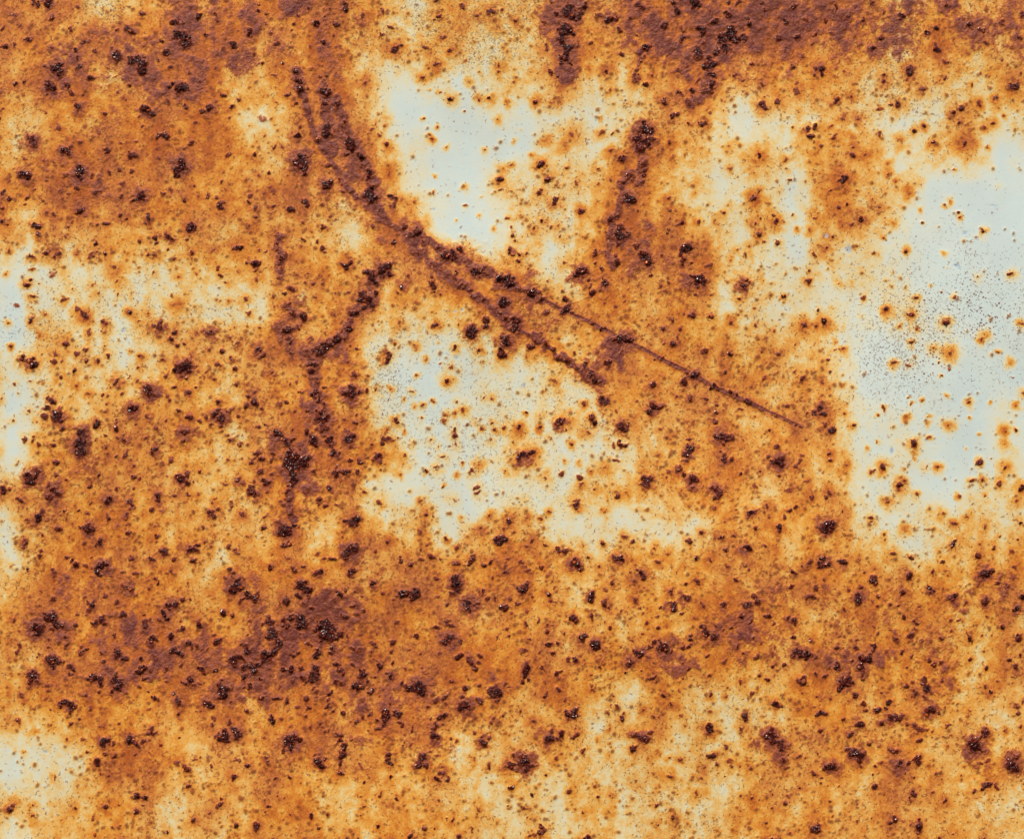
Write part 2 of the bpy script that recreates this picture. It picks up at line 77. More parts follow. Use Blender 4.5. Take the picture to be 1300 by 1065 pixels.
(3,2): "60 40 40 9;30 20 28 8;95 30 26 9;40 100 30 5;375 55 26 8;400 15 16 7;310 45 10 6;185 20 12 6;565 105 26 6;435 130 20 4;735 125 20 9 36;705 235 16 8;690 150 16 4;935 100 14 5;1045 110 20 7;1190 280 28 7;1140 225 18 6;965 270 20 5;915 25 10 5;1145 60 8 5;300 150 18 8;255 155 12 6;495 240 34 8;530 260 26 8;460 225 20 8;430 300 28 8;440 285 20 7;625 325 24 8;600 310 16 7;660 335 18 7;735 360 16 8;770 375 12 7;850 420 24 8;480 395 26 7;575 400 20 9;510 330 20 6;245 315 26 8;200 255 12 5;250 450 32 9;220 475 24 9;265 440 18 9;400 385 14 6;375 340 12 5;45 575 32 8;80 575 24 8;65 600 20 7;40 670 18 9;50 700 24 8;35 690 18 8;10 795 20 6;15 475 14 5;480 665 22 7;475 730 34 9;440 750 18 7;455 795 24 7;430 790 12 6;545 660 10 5;395 855 34 6;350 860 18 5;435 880 20 8;485 920 36 9;520 910 24 8;470 935 20 8;420 840 16 6;285 590 16 5;330 650 14 5;280 760 16 5;640 545 20 7;650 440 14 6;650 490 14 6;670 645 36 9;630 630 22 8;715 650 28 8;745 645 24 7;700 690 18 7;695 790 28 9;690 760 18 7;740 785 16 7;780 800 10 6;675 740 14 6;820 665 14 5;800 465 20 6;890 515 12 4;1020 510 14 8;1160 565 24 7;1185 575 18 7;1105 450 16 6;1280 485 24 7;1225 500 14 6;990 605 14 7;955 625 8 7;1030 700 24 7;1040 795 38 9;1050 820 24 9;1020 800 20 9;975 770 18 8;1035 885 20 7;1140 830 26 6;1170 800 18 5;1195 760 14 5;925 860 8 8;805 875 20 7;855 770 12 5;660 880 14 5;190 890 20 8;205 920 32 8;180 935 20 7;235 915 14 6;265 800 16 4;640 975 38 7;660 1010 22 7;625 1030 18 7;430 985 12 6;360 955 10 5;895 955 20 4;1105 980 26 4;1220 930 28 5;1265 1020 24 6;20 1020 18 8;75 990 14 6;325 895 18 5;1180 410 12 5;1150 490 12 5;960 430 8 5;560 960 10 4;140 410 20 3;600 470 20 5;860 10 10 3;1030 240 10 4",
(4,2): "830 110 22 9 70;475 170 18 7 42;750 175 12 7 16;775 255 14 6 20;145 320 10 7 20;650 410 8 9 24;945 420 20 8 42;1025 25 12 9 34;585 45 14 7 28;1130 110 12 5 28;1205 170 6 4 50;1220 270 12 7 8;60 150 14 6 6;65 225 10 7 8;90 35 10 4 24;150 85 16 5 30;105 95 10 5;15 290 14 6 30;15 450 30 9;25 490 26 9 60;80 600 26 9 42;40 570 14 6 50;65 745 14 8 50;70 790 20 7 45;215 570 16 7 40;160 485 14 6 20;365 680 8 5 20;295 710 8 4 20;600 685 28 9 66;600 740 6 3 34;610 780 4 2 18;545 510 8 7 50;575 440 12 5 22;690 515 10 5 28;685 560 8 4 24;820 565 14 5 58;695 645 12 5 22;405 465 24 6 26;365 500 12 5 20;400 830 20 8 60;320 855 26 6 24;345 850 10 6;510 955 26 8 65;530 920 12 6 40;540 845 10 4 22;610 1005 14 6 36;755 830 12 7 40;1015 800 24 7 40;1030 910 18 8 42;965 915 14 6 30;1180 610 12 9 56;1245 605 10 6 20;1175 835 14 8 66;1165 690 8 3 50;1135 940 18 5;890 1010 16 5 34;1285 965 24 8 60;1250 1050 14 5 44;1290 370 14 7 40;1250 445 12 5 30;800 380 10 5 24;945 515 8 4 22;1015 635 6 4 14;435 1055 18 5 45;60 1000 20 6 80;40 1030 14 6;165 825 10 5 32;820 210 10 6 6;565 190 16 5;720 80 16 6;1095 780 12 6 6;560 400 10 4 12;1075 410 8 4 16;935 710 6 3 16;1045 1020 10 4 20;680 830 12 3",
(0,3): "265 50 24 8;240 90 26 9;275 75 18 8;165 105 22 8;410 55 18 8;500 50 12 6;555 75 16 7;465 130 24 7;360 155 26 6;380 165 20 6;430 100 16 5;560 155 36 9;595 165 22 8;515 145 20 7;435 210 10 6;270 205 20 9;155 255 24 7;620 245 30 9;615 275 20 8;530 255 20 6;580 270 10 5;715 275 12 6;265 295 18 8;255 335 18 8;250 350 12 6;425 335 22 7;480 395 22 9;455 370 20 8;580 345 16 6;650 400 38 9;625 445 26 9;675 385 22 9;575 410 16 6;540 395 14 6;690 80 26 7;680 105 16 6;800 55 32 8;835 10 22 7;800 140 10 6;815 185 18 7;960 40 18 6;905 70 12 5;985 145 14 5;990 210 16 6;990 240 14 5;1040 295 28 8;1030 320 18 7;965 360 26 9;840 350 26 7;1190 295 28 9;1225 300 26 9;1250 270 20 8;1290 250 14 6;1100 355 18 8;1235 365 24 7;1295 155 16 5;1090 430 28 6;860 435 18 6;770 440 16 6;810 525 36 8;830 545 22 8;700 460 12 5;715 570 18 7;660 585 18 6;945 545 24 7;940 490 22 6;1005 500 16 9;985 475 18 6;670 510 14 5;600 635 26 9;565 625 14 7;745 625 16 6;560 680 28 6;530 590 16 6;650 740 26 8;655 715 16 7;605 765 24 8;610 740 16 8;780 700 30 8;800 705 20 8;710 710 16 6;670 770 18 7;910 710 22 8;920 760 34 8;905 780 24 8;955 740 20 6;1085 640 34 9;1080 670 20 9;1040 695 30 8;1060 740 22 9;1010 740 16 6;1160 605 22 7;1210 610 14 6;1175 680 14 6;1125 550 14 6;170 425 20 7;330 425 20 7;345 455 30 5;250 560 16 5;330 610 20 7;430 660 20 5;320 715 36 9;290 700 20 8;360 760 28 9;340 740 24 9;365 795 22 9;335 800 20 7;235 795 44 9;215 790 30 9;245 820 26 9;120 815 14 7;80 745 16 6;470 775 18 7;490 705 14 6;420 820 16 8;415 845 16 7;425 905 24 7;300 870 16 7;305 910 10 7;115 910 22 6;105 940 14 6;515 955 24 9;545 925 14 8;520 910 14 6;735 835 20 8;645 950 18 6;660 995 16 7;680 910 14 5;960 860 24 9;990 865 14 8;950 890 24 6;1090 835 28 9;1155 805 26 9;1260 770 26 8;1145 740 18 6;1200 905 28 9;1240 895 18 7;1145 945 28 9;1100 925 28 8;1080 940 16 7;1280 925 20 9;750 965 38 9;790 970 24 8;880 990 26 9;895 1040 24 9;345 1000 34 9;330 975 22 8;350 1030 26 9;450 1040 26 8;400 1000 16 6;1150 1030 16 6;1260 1050 20 8;1050 1050 10 6;990 970 14 5;1060 450 20 5;1190 500 18 4;245 950 14 6;870 570 10 5;750 870 10 4;240 970 10 6;1220 50 10 4",
(1,3): "40 45 26 8;65 70 18 8;85 30 12 7;230 75 24 7 50;160 15 14 6;375 160 20 8 45;385 85 18 6;505 15 28 6;555 50 26 6;500 150 38 9;540 170 36 9;515 190 34 9;480 170 24 9;580 150 22 8;605 150 14 7;530 245 26 7;500 260 20 6;720 15 24 6;765 25 20 6;830 15 16 6;665 90 14 6;940 105 38 9 70;900 110 22 9;970 115 22 9;915 300 40 9;900 320 28 9;955 260 22 7;930 430 30 8;925 450 18 8;950 430 16 7;1120 20 16 8;1165 235 24 9 45;1040 250 16 6;1030 270 14 5;1085 300 14 6;865 180 12 5;870 210 12 5;750 350 16 7;800 345 24 7;720 320 20 5;725 430 28 8;690 345 12 5;420 405 26 8;555 410 26 6;615 405 28 6;550 460 10 6;420 325 10 5;200 290 24 8;155 275 18 6;210 310 14 7;270 215 12 5;105 350 10 5;65 205 10 5;40 145 8 7;150 415 20 8;120 460 24 6;180 440 18 6;205 505 40 9;180 545 32 9;225 535 28 9;250 480 24 7;280 580 28 9;320 590 32 9;250 600 24 8;330 575 22 8;230 620 20 7;625 530 36 9;610 545 24 9;595 600 26 8;645 500 20 8;660 590 16 6;700 575 16 6;510 615 24 8;480 640 18 6;860 575 24 8;890 545 14 7;965 555 24 8;825 610 18 6;1000 590 12 6;1070 515 28 9;1080 510 18 9;1055 550 10 5;1235 360 20 8;1100 435 16 6;1010 370 10 5;1250 565 30 9;1290 575 26 9;1205 620 20 7;1225 590 16 7;1130 575 14 5;940 650 26 6;1020 685 24 7;890 720 30 8;960 700 24 6;840 660 18 6;120 685 24 9;180 710 16 7;55 600 10 5;290 745 18 6;400 720 18 7;600 740 52 9;560 730 30 9;625 770 30 9;500 740 26 9;520 775 24 9;495 770 18 8;550 700 20 7;630 640 18 7;680 660 18 7;600 820 16 7;755 770 48 9;790 790 46 9;740 820 44 9;800 840 36 9;700 800 30 8;860 830 26 8;900 850 20 6;830 860 26 8;400 760 30 8;360 770 20 7;430 810 30 9;450 840 32 9;420 850 26 9;460 890 34 9;435 930 30 9;470 870 24 9;390 970 40 9;420 960 22 9;370 1000 30 9;340 1020 34 9;300 1040 34 9;260 1030 34 9;220 980 30 8;185 980 36 9;250 1000 22 7;280 940 24 9;260 910 18 7;190 1010 24 8;240 895 18 6;85 880 28 8;60 835 22 6;75 1045 22 8;15 920 16 6;270 830 12 6;660 890 26 7;710 950 26 9;690 960 16 8;805 920 30 9;800 950 18 8;560 965 24 8;590 955 14 7;700 1030 30 9;710 1050 20 9;510 1050 26 8;560 1050 28 9;600 1055 22 9;840 1020 24 8;850 1050 14 7;940 1020 24 8;990 1055 24 8;1070 900 30 7;1050 880 18 6;1080 990 18 8;1110 1025 24 9;1055 930 14 6;930 920 18 6;1000 930 24 5;1220 765 24 8;1185 880 26 7;1180 940 16 6;1150 980 14 5;1205 1015 20 7;1270 1055 18 7;1270 410 12 5;1100 825 14 5;1260 700 10 4;1295 930 14 6;980 830 30 4;525 345 12 5;30 275 20 5",
(2,3): "105 65 24 8 60;150 75 14 6;505 70 18 7 40;330 85 12 4 28;625 105 26 9 60;600 160 16 7;665 185 14 6;445 165 22 9 55;570 230 38 9 70;545 235 26 8;610 240 22 9;750 95 14 6 30;880 55 14 6 45;825 100 12 5 30;1055 15 30 9 60;1240 60 10 6 35;65 180 18 6 45;235 220 14 6 35;300 280 18 7 45;150 335 28 7;190 350 16 6;70 355 16 6;75 300 14 5;110 265 10 5;15 385 20 6;25 575 38 9 60;15 560 22 9;30 600 20 8;180 480 22 8;295 385 28 6;400 365 26 8;470 395 20 7;515 375 20 9;600 400 26 6;605 430 24 9;625 355 16 6;530 465 18 6;775 235 18 7 45;740 270 18 6;865 265 12 7;705 365 18 6;745 435 26 6;840 400 18 7;740 405 20 5;940 290 26 8;980 300 26 7;1050 375 34 8;1085 410 24 7;1030 385 20 6;1100 270 12 5;1225 250 14 8 40;1205 390 18 7;1130 345 14 6;1290 495 18 7;290 500 36 9;280 480 28 9;300 540 26 9;275 570 20 7;240 640 20 7;175 590 18 5;375 630 40 9;385 660 28 9;365 600 22 8;420 640 20 7;470 565 30 7;500 600 18 7;530 615 26 7;440 570 16 6;605 665 26 8;655 690 18 6;640 600 18 6;695 625 20 6;720 535 36 9 50;735 545 20 9;880 580 16 7;890 625 18 7;925 625 12 6;785 600 12 5;905 490 12 5;915 535 12 5;760 690 18 5;820 740 18 6;745 765 16 8;1040 730 28 8;1150 580 28 9;1155 620 18 7;1235 630 24 8;1265 655 16 6;1245 540 22 5;1160 720 22 7;1245 750 12 7;1275 795 18 7;1100 850 28 8;1185 895 32 9;1190 920 22 9;1165 885 18 8;1225 925 14 6;875 775 24 7;910 780 16 6;880 820 20 7;980 830 14 8;890 895 20 9;940 885 12 8;945 900 12 6;765 860 18 7;830 935 18 6;915 960 22 7;715 935 22 7;735 930 16 6;1055 990 22 8;1015 990 18 6;240 745 28 8;275 770 22 7;165 790 20 7;255 855 40 9;275 835 26 9;235 875 26 9;320 880 18 8;45 845 20 7;65 955 20 6;190 945 20 6;300 985 24 9;335 965 22 7;385 990 34 7;440 1005 16 6;450 960 20 7;405 1030 20 6;395 830 10 6;615 795 16 6;625 835 14 6;560 860 18 5;735 1050 32 9;855 1050 20 6;1230 1005 16 8;1215 1045 16 7;1110 1015 10 5;800 985 14 4;75 1045 16 6;165 1050 14 6;85 690 12 5;415 1050 18 7;1280 885 10 6;660 340 10 4;560 740 10 4;500 890 12 4",
(3,3): "875 55 28 8;965 15 20 7;950 45 12 6;1150 20 18 7;1110 55 22 6;1085 80 16 6;990 95 16 5;1040 155 28 9 50;885 155 16 7;675 215 28 9 50;755 205 20 7;545 180 16 7 40;480 240 20 7;695 120 10 5;770 45 14 5;625 35 18 5;835 285 32 9;850 285 20 8;705 295 16 7;955 265 16 7;1025 265 14 5;1225 280 12 5;1245 240 12 4;605 355 20 9;520 350 18 8;480 290 14 5;250 290 20 8;255 260 12 5;120 240 16 7;65 210 16 5;25 340 28 9;45 355 18 8;270 375 22 8;180 460 26 9;120 495 24 9;150 430 16 7;95 435 12 5;330 320 18 4;135 385 14 4;440 505 22 8;520 495 20 8;490 435 10 6;390 445 12 5;440 400 12 5;355 555 28 7;450 600 32 8;435 580 18 6;360 650 32 8;345 630 20 7;290 655 18 7;135 615 28 6;155 660 16 6;205 665 12 5;430 695 14 6;35 680 14 6;825 385 14 6;850 415 14 6;720 400 20 6;1190 385 20 7;1230 380 28 6;1295 380 20 9;1140 435 18 8;1135 530 22 8;1275 530 18 7;1230 580 24 6;1260 605 22 7;765 485 16 9;695 640 30 7;560 645 24 7;835 650 34 8;905 630 24 8;890 580 20 6;795 715 18 8;965 715 22 8;865 745 22 7;905 800 18 6;875 845 16 6;740 780 14 5;690 790 12 5;780 895 18 7;815 950 16 8;595 960 16 7;890 965 26 6;1000 1030 16 8;1070 1020 20 7;1095 735 26 9;1145 745 26 8;1005 765 24 6;1140 840 20 8;1110 845 12 6;1235 860 18 7;1165 935 34 9;1180 960 18 9;1245 970 32 9;1220 985 20 9;1195 965 18 8;575 780 26 9;585 820 34 9;625 835 28 9;630 770 14 8;660 830 18 8;485 830 16 8;475 870 20 9;480 895 16 8;430 910 22 7;465 910 16 7;300 880 28 9;310 910 36 9;320 930 26 9;290 865 18 8;255 885 22 8;215 915 24 8;165 945 34 9;130 935 24 9;185 955 18 8;110 870 16 5;100 1010 36 7;85 985 20 6;120 1020 20 6;360 940 18 6;205 760 18 7;175 835 14 6;270 780 14 6;325 770 20 5;270 715 16 4;700 1000 20 6;1015 910 18 5;1000 955 18 5;470 1040 14 6;430 1015 12 5;35 905 12 5;500 715 12 5;925 890 18 4;1060 800 14 4;175 700 12 4",
(4,3): "45 130 34 9;40 160 34 9;75 175 20 7;140 40 12 8;320 95 30 7 44;320 120 16 6;415 200 14 7 30;410 230 16 6;540 165 10 7 45;595 160 10 6;465 320 20 7;460 325 12 7;590 345 20 8;640 400 16 6;565 450 26 9;550 475 16 7;710 430 22 8;705 540 26 9;700 560 18 8;715 460 14 5;785 370 18 7;775 545 16 6;845 250 20 9;860 235 14 8;835 275 10 6;855 120 20 7 45;775 65 16 6;935 85 14 6;1145 205 14 9;1105 280 16 7;1010 335 22 8;1015 260 12 7;1270 115 14 9;1255 225 16 7;1045 155 10 5;1220 300 24 4;1240 405 20 6;1235 460 28 5;1040 450 36 9;1015 455 18 9;1090 430 20 7;1130 515 20 7;1055 615 34 8;1040 625 22 7;1180 520 20 5;1250 670 28 9;1285 600 22 9;1240 680 18 8;15 345 24 8;45 380 30 9;20 390 26 8;70 430 14 6;140 370 24 9;145 360 14 8;255 355 16 6;340 485 26 8;330 465 18 7;280 430 14 6;345 410 14 5;255 590 32 9;260 610 24 9;240 630 20 7;265 530 18 7;185 545 18 6;355 645 20 8;330 625 16 7;365 580 14 6;455 645 16 5;420 620 14 5;530 580 26 9;540 575 16 8;510 640 14 6;625 650 12 7;845 600 34 8;870 585 20 8;820 610 16 7;925 635 20 6;155 680 22 7;195 690 16 6;285 735 18 6;340 770 14 7;365 825 20 7;610 750 26 8;545 725 18 7;620 765 16 8;575 840 24 8;490 860 26 8;470 855 14 7;525 940 20 9;345 915 30 8;330 900 18 7;235 920 22 9;240 860 14 6;110 915 20 7;150 950 18 6;150 915 10 6;280 990 30 9;320 985 28 9;290 1000 24 9;270 1040 34 8;115 1020 24 9;105 1030 16 8;210 995 14 6;60 1040 16 6;825 740 22 8;885 740 16 6;765 860 18 6;945 855 20 9;940 820 20 7;965 875 14 7;835 800 14 5;690 990 18 7;720 1015 18 8;770 1010 14 7;650 870 18 5;555 1035 16 7;600 800 12 5;955 985 16 7;1055 720 18 7;1160 775 20 7;1165 690 12 6;1265 850 26 7;1275 970 14 7;1195 995 20 8;1245 1040 26 9;1055 1045 20 8;1030 830 14 5;995 770 14 4;910 640 14 5;120 840 20 5;190 770 12 5;455 800 12 5;430 940 20 5;1145 470 18 6;30 485 12 6;580 960 18 5;1100 840 16 4;760 600 12 5;980 770 12 4;1040 940 10 5;1200 750 10 4;820 450 10 5;900 430 10 4",
# last strip, noted from 780 down
(0,5): "205 400 34 9;190 420 24 9;165 405 16 7;455 350 24 9;450 370 18 8;345 340 30 9;575 385 26 9;600 400 30 9;635 430 30 9;740 380 26 9;740 430 44 9;735 470 34 9;760 410 22 9;800 500 14 6;550 495 30 7;530 505 18 6;630 490 18 6;890 350 28 9;905 405 20 8;890 450 16 7;940 490 16 7;970 530 18 8;1000 545 14 6;1220 425 34 8;1180 435 22 7;1245 450 20 7;1270 435 14 6;1110 495 24 9;1130 545 28 9;1125 520 18 8;1290 560 24 8;1135 630 12 8;1050 360 16 6;955 360 20 7;1060 425 16 5;1280 350 18 8;140 520 28 6 40;305 475 14 6;300 440 24 5;410 540 26 9;385 560 26 7;450 580 32 9;440 605 22 9;460 570 20 9;460 690 16 7;510 670 16 7;430 460 14 4;285 540 18 4;215 600 12 4;570 590 16 5;650 720 18 6;700 770 12 5;520 790 16 5;430 790 14 5;655 815 30 9;690 805 24 9;640 825 20 9;725 815 14 7;825 780 30 9;835 805 28 9;860 825 24 9;910 800 24 8;940 790 14 6;820 750 18 7;955 745 26 8;935 755 14 8;985 740 14 6;855 890 16 6;620 945 24 9;610 935 16 9;720 905 22 7;735 885 12 6;670 885 14 6;545 875 14 6;790 960 16 6;1020 835 14 6 28;945 605 16 4;1020 620 12 4;1180 960 30 7;1130 940 26 5;1240 925 18 6;1265 905 12 6;945 870 10 5;1140 785 12 5;1075 730 12 4;110 680 24 5 30;60 650 14 5;15 700 10 4;330 710 16 4;320 605 12 4;155 885 10 5 20;220 740 10 3 30;1240 605 14 5;1270 610 12 5;755 690 14 5;500 700 8 4;580 830 12 4",
(1,5): "110 480 42 9;90 485 30 9;130 500 30 9;115 420 20 7;70 340 16 8;35 570 24 9;15 565 18 8;250 395 26 9;345 405 18 8;285 460 24 8;280 475 16 7;250 470 14 6;365 530 20 8;445 525 26 9;430 535 18 8;525 545 24 8;515 350 22 8;560 350 26 9;610 355 24 9;620 410 22 7;635 430 16 7;700 390 32 9;690 420 22 8;665 420 16 7;545 430 18 7;480 450 20 5;635 535 22 7;690 465 20 6;715 490 20 6;655 590 24 8;640 640 12 7;590 590 20 5;795 510 22 9;790 550 20 9;780 580 18 8;810 610 18 7;795 490 16 8;830 430 20 8;865 440 20 7;880 370 26 8;850 360 18 7;1000 385 30 9;990 360 24 8;975 445 34 9;1000 460 26 9;1020 430 20 8;1060 480 26 8;1050 500 22 8;1045 460 16 7;1075 400 16 6;1180 385 28 9;1160 370 18 8;1255 430 20 8;1285 450 22 8;1290 480 16 8;1190 560 22 6;1280 550 10 5;1110 515 18 5;1005 660 26 8;960 670 24 8;920 680 16 7;1045 635 26 8;1085 660 26 8;1130 690 30 9;1150 640 28 9;1165 660 26 9;1200 625 24 9;1240 635 24 9;1240 690 20 7;1245 715 18 7;1100 720 30 6;875 630 14 7;890 560 14 6;265 610 14 7;420 640 16 7;430 670 20 9;410 660 14 7;495 660 18 5;540 700 12 5;165 665 16 6;160 690 24 7;60 665 26 5;40 700 20 6;185 730 26 9;205 765 26 9;225 760 20 9;125 770 32 9;85 770 24 8;65 770 14 7;150 795 20 8;165 555 18 6;540 800 44 9;525 780 30 9;570 790 28 9;550 830 30 9;500 855 26 8;600 800 20 8;535 770 20 9;670 720 14 7;720 690 16 7;740 710 16 8;755 740 20 8;790 735 14 6;850 760 30 7;855 800 28 8;880 830 26 9;890 850 18 9;870 880 24 8;860 910 24 8;860 945 28 8;835 770 18 7;725 940 32 9;715 915 20 7;770 915 16 8;705 890 18 6;390 910 26 6;400 940 18 6;380 780 18 5;275 955 24 9;210 935 20 6;35 960 14 7;1160 890 20 9;1180 940 22 9;1170 915 14 8;980 950 28 6;1190 820 18 5;1270 800 12 6;1255 830 10 5;1035 740 12 5;930 800 10 5;345 870 10 5;250 880 16 4;400 985 14 5",
(2,5): "20 465 32 9;65 460 44 9;80 480 32 9;60 490 28 9;50 440 24 9;270 425 22 8 50;350 465 24 9;240 570 14 6;225 530 30 7;170 540 22 6;350 580 40 9;330 595 26 9;375 575 22 9;330 520 16 7;115 590 20 6;210 635 26 8;125 655 16 7;160 705 34 7;150 720 22 6;165 775 34 9;180 790 20 8;210 700 18 6;20 725 24 7;15 820 18 5;545 475 44 9 80;565 470 28 9;510 485 26 8;530 500 22 8;560 540 20 7;635 460 22 8;605 435 22 7;445 545 24 7;440 455 16 6;730 355 30 9;735 375 22 9;715 420 18 8;760 410 18 8;730 395 20 8;935 380 24 8;960 360 20 6;950 475 22 9;870 505 22 8;800 490 18 5;975 545 16 7;850 340 18 6;1150 380 12 6;1275 405 10 5;700 605 16 6;540 660 26 7;590 640 14 6;520 690 16 6;790 670 22 7 45;1020 635 38 9 55;1005 625 26 9;1035 655 22 9;885 780 36 9;870 790 24 9;890 740 22 7;955 750 26 9;945 785 24 8;960 765 18 8;1050 765 24 7;1055 715 14 5;470 800 32 8;460 780 20 7;510 770 16 6;410 750 16 5;300 800 18 5 30;260 785 12 6;80 915 36 8;60 945 30 7;100 960 26 7;50 930 20 7;135 870 16 6;185 890 22 4;210 965 16 5;410 910 14 4 40;495 960 18 7;620 960 28 8;650 945 20 8;740 940 44 9;700 930 30 8;775 960 30 9;730 900 26 8;660 890 16 7;790 950 20 8;1100 860 16 6 26;935 920 20 5;1160 480 24 6;1150 450 16 5;1265 720 12 4 24;1260 620 16 5;1190 785 10 3 26;1295 515 12 7;1270 890 12 3 26;740 860 10 4;970 880 14 4;1280 570 12 4;980 410 10 4;860 430 14 4;370 410 12 6",
(3,5): "240 395 24 8;265 380 14 7;435 405 16 9;470 340 16 6;430 305 10 6;75 370 10 7;305 510 18 8 40;405 485 18 8;370 575 16 7 30;420 640 16 4;280 655 14 7;245 645 16 6;185 605 14 6 40;15 570 14 8;45 650 22 9 40;50 620 14 7;620 515 24 7 45;705 515 14 5 28;605 390 18 6;805 420 14 7 40;800 440 10 6;715 465 10 5;600 720 32 9 65;590 715 20 9;625 725 14 9;820 645 26 9 40;815 625 14 8;795 715 16 6 36;870 500 18 5;915 385 16 7;970 405 16 8;920 350 12 6;1000 325 16 8;1075 315 20 7;1195 415 26 7;1165 420 16 6;1280 375 20 9;1195 495 14 6;1280 520 12 6;1025 565 28 9 65;1010 570 18 9;1060 575 14 8;1160 585 18 7;1270 575 14 6;1295 630 18 8;990 760 38 9;1010 790 38 9;1040 810 36 9;1065 845 32 9;960 775 28 9;1000 740 26 9;1070 800 28 8;1070 915 24 7;1105 880 14 6;1050 920 18 6;1030 830 30 9;150 765 36 7;190 780 34 7;120 770 22 6;230 745 20 6;195 810 18 6;115 850 26 8 55;110 855 16 8;350 905 12 6 28;420 920 16 6 34;270 860 20 4 40;625 895 28 9 50;615 890 16 8;650 945 16 7;575 970 12 6;715 840 18 6;740 930 20 5;740 860 10 5;1205 770 24 6;1165 895 20 7;1205 900 14 6;1285 885 8 7;885 800 16 4;850 920 14 4;1140 690 12 5;800 960 14 6;735 970 16 5;240 945 10 4;865 965 14 5;1085 970 20 5;610 610 14 4;450 700 12 4;265 430 14 6;180 345 12 6",
(4,5): "165 415 36 9;190 405 28 9;140 440 26 9;120 465 18 9;225 505 24 9;215 495 16 8;270 405 14 7;265 360 20 6;45 380 20 7;20 620 28 9 40;10 615 16 8;275 560 20 7;295 610 14 7;70 535 12 6;440 560 22 8;425 600 18 8;380 605 26 8;390 680 22 9;450 655 28 9;440 640 16 8;490 650 24 8;520 650 26 8;535 635 14 7;550 695 16 7;245 690 26 9;190 750 26 9;150 655 16 7;15 725 20 8;25 765 16 6;100 725 24 4;305 810 14 7;285 770 10 5;395 495 14 6;550 455 24 7;590 425 16 6;610 495 26 7;585 510 16 6;690 465 34 9;700 460 22 9;665 410 26 7;655 440 20 7;660 520 16 7;700 600 34 8;705 590 20 8;690 620 18 7;755 615 16 6;780 420 18 7;800 580 12 6;1085 480 14 9 40;1045 460 14 7;1020 460 10 5;1130 415 12 6;1215 390 16 6;1255 585 28 7;1240 565 18 6;1290 550 20 7;1265 620 16 6;870 605 12 6;610 700 30 6;640 715 26 6;600 690 18 6;670 725 16 5;815 705 18 8;805 695 12 7;630 800 22 7;640 790 14 6;710 740 10 5;215 880 36 8;240 895 34 8;185 850 28 7;255 920 24 8;280 870 18 6;260 950 26 7;85 955 38 8;50 960 24 8;400 940 26 6 40;350 955 14 6;470 860 30 7;440 850 18 6;510 950 38 9;500 960 26 9;570 940 24 8;625 920 28 9;640 900 22 8;610 905 18 7;980 835 44 9;1000 830 30 9;960 830 24 9;1020 850 18 8;1050 750 34 8 60;1065 745 20 8;1020 770 16 7;1005 785 14 7;1040 730 20 6;1175 735 12 7 30;1270 700 14 6;910 775 10 5;1025 935 16 5;1075 930 26 4;1215 940 40 9;1240 950 30 9;1190 910 26 8;1250 900 22 7;1210 960 26 9;1195 860 20 5;720 770 12 5;785 765 10 6;560 800 10 5;470 800 14 4;375 835 8 5;820 840 14 4;940 605 16 4;830 760 10 4",
}
# 30 x 25 survey cells of 43.3 x 42.6 units: stain (thin to heavy orange rust bleed), film (purple brown rust skin),
# speckle (pin-prick rust through the paint). One block of rows per band of tiles.
STAIN = """674478 788875 476677 888888 886777
778788 888866 554586 788887 764776
787588 858843 434375 578675 644646
477788 747661 112233 466343 653364
478788 867883 211144 764455 563351
688877 668764 124445 863342 745111
477767 676647 312545 874352 663110
366655 667747 774536 878432 522110
233444 356676 678746 778343 333111
144354 448574 437867 676555 423211
255436 668773 225556 777775 411211
154467 566772 133335 766766 411101
166677 767873 223355 667666 632213
257766 468776 123423 556776 623204
686675 468662 222324 666656 524124
377765 658573 526433 344666 633453
377666 477675 657664 665656 653466
688876 688777 776755 766777 676666
687887 678877 686656 667776 676656
577888 888887 776767 676766 777656
578878 878887 877776 565556 776756
457775 767778 766575 564556 666654
336875 667776 644654 454576 667565
347765 677666 655554 555566 667665
456665 667766 655555 555666 667666"""
FILM = """120125 365532 113374 767775 653545
225456 554422 111163 457755 555445
254255 513400 000040 125433 111101
012243 201330 000000 121010 000000
023234 102350 000000 310000 010000
144312 002241 000010 310000 100000
112112 221124 100011 300010 000000
011111 113202 352102 523000 000000
000000 013031 154423 315100 000000
011010 004130 013243 121101 000000
012102 114440 002224 521110 000000
010113 021420 000013 113211 000000
023111 411530 000022 112112 100000
025212 016422 000200 212221 100000
231121 024110 000000 012101 000000
123320 114130 101000 000111 100010
023311 012131 113121 011212 100111
243332 244232 223222 323233 344434
243554 146741 132122 224532 343323
143566 466642 231223 353423 454323
133532 564454 433121 010101 222411
002121 221234 311030 110231 222121
001321 123432 300300 100130 233033
001211 122321 200100 010120 121022
000110 011210 100100 010010 110011"""
SPECK = """217721 311145 877725 011111 117555
121210 111154 477525 211111 368355
211310 020032 343312 210124 456363
511100 111122 212222 111113 234431
511000 110002 211222 101133 122211
200100 110111 221232 122323 222111
411131 221231 222231 111322 222221
333254 211231 101132 010133 123343
333433 422212 210022 110213 455554
554544 541314 451121 212322 465655
235342 111136 552211 111122 366444
233331 222127 344452 111122 245433
221211 111026 446522 222222 233322
231222 420123 344233 332223 122212
212114 530222 334444 223333 222222
311124 121213 332333 234332 233333
311122 321213 221233 223332 234432
100123 210122 113233 132222 223232
211001 220023 212242 332222 434353
221000 100022 212222 323232 433454
110111 000001 122223 434533 223244
111111 100111 123424 235422 233334
111111 011111 132234 334412 222323
111111 111111 222333 334422 222333
111111 111111 222333 334422 222333"""
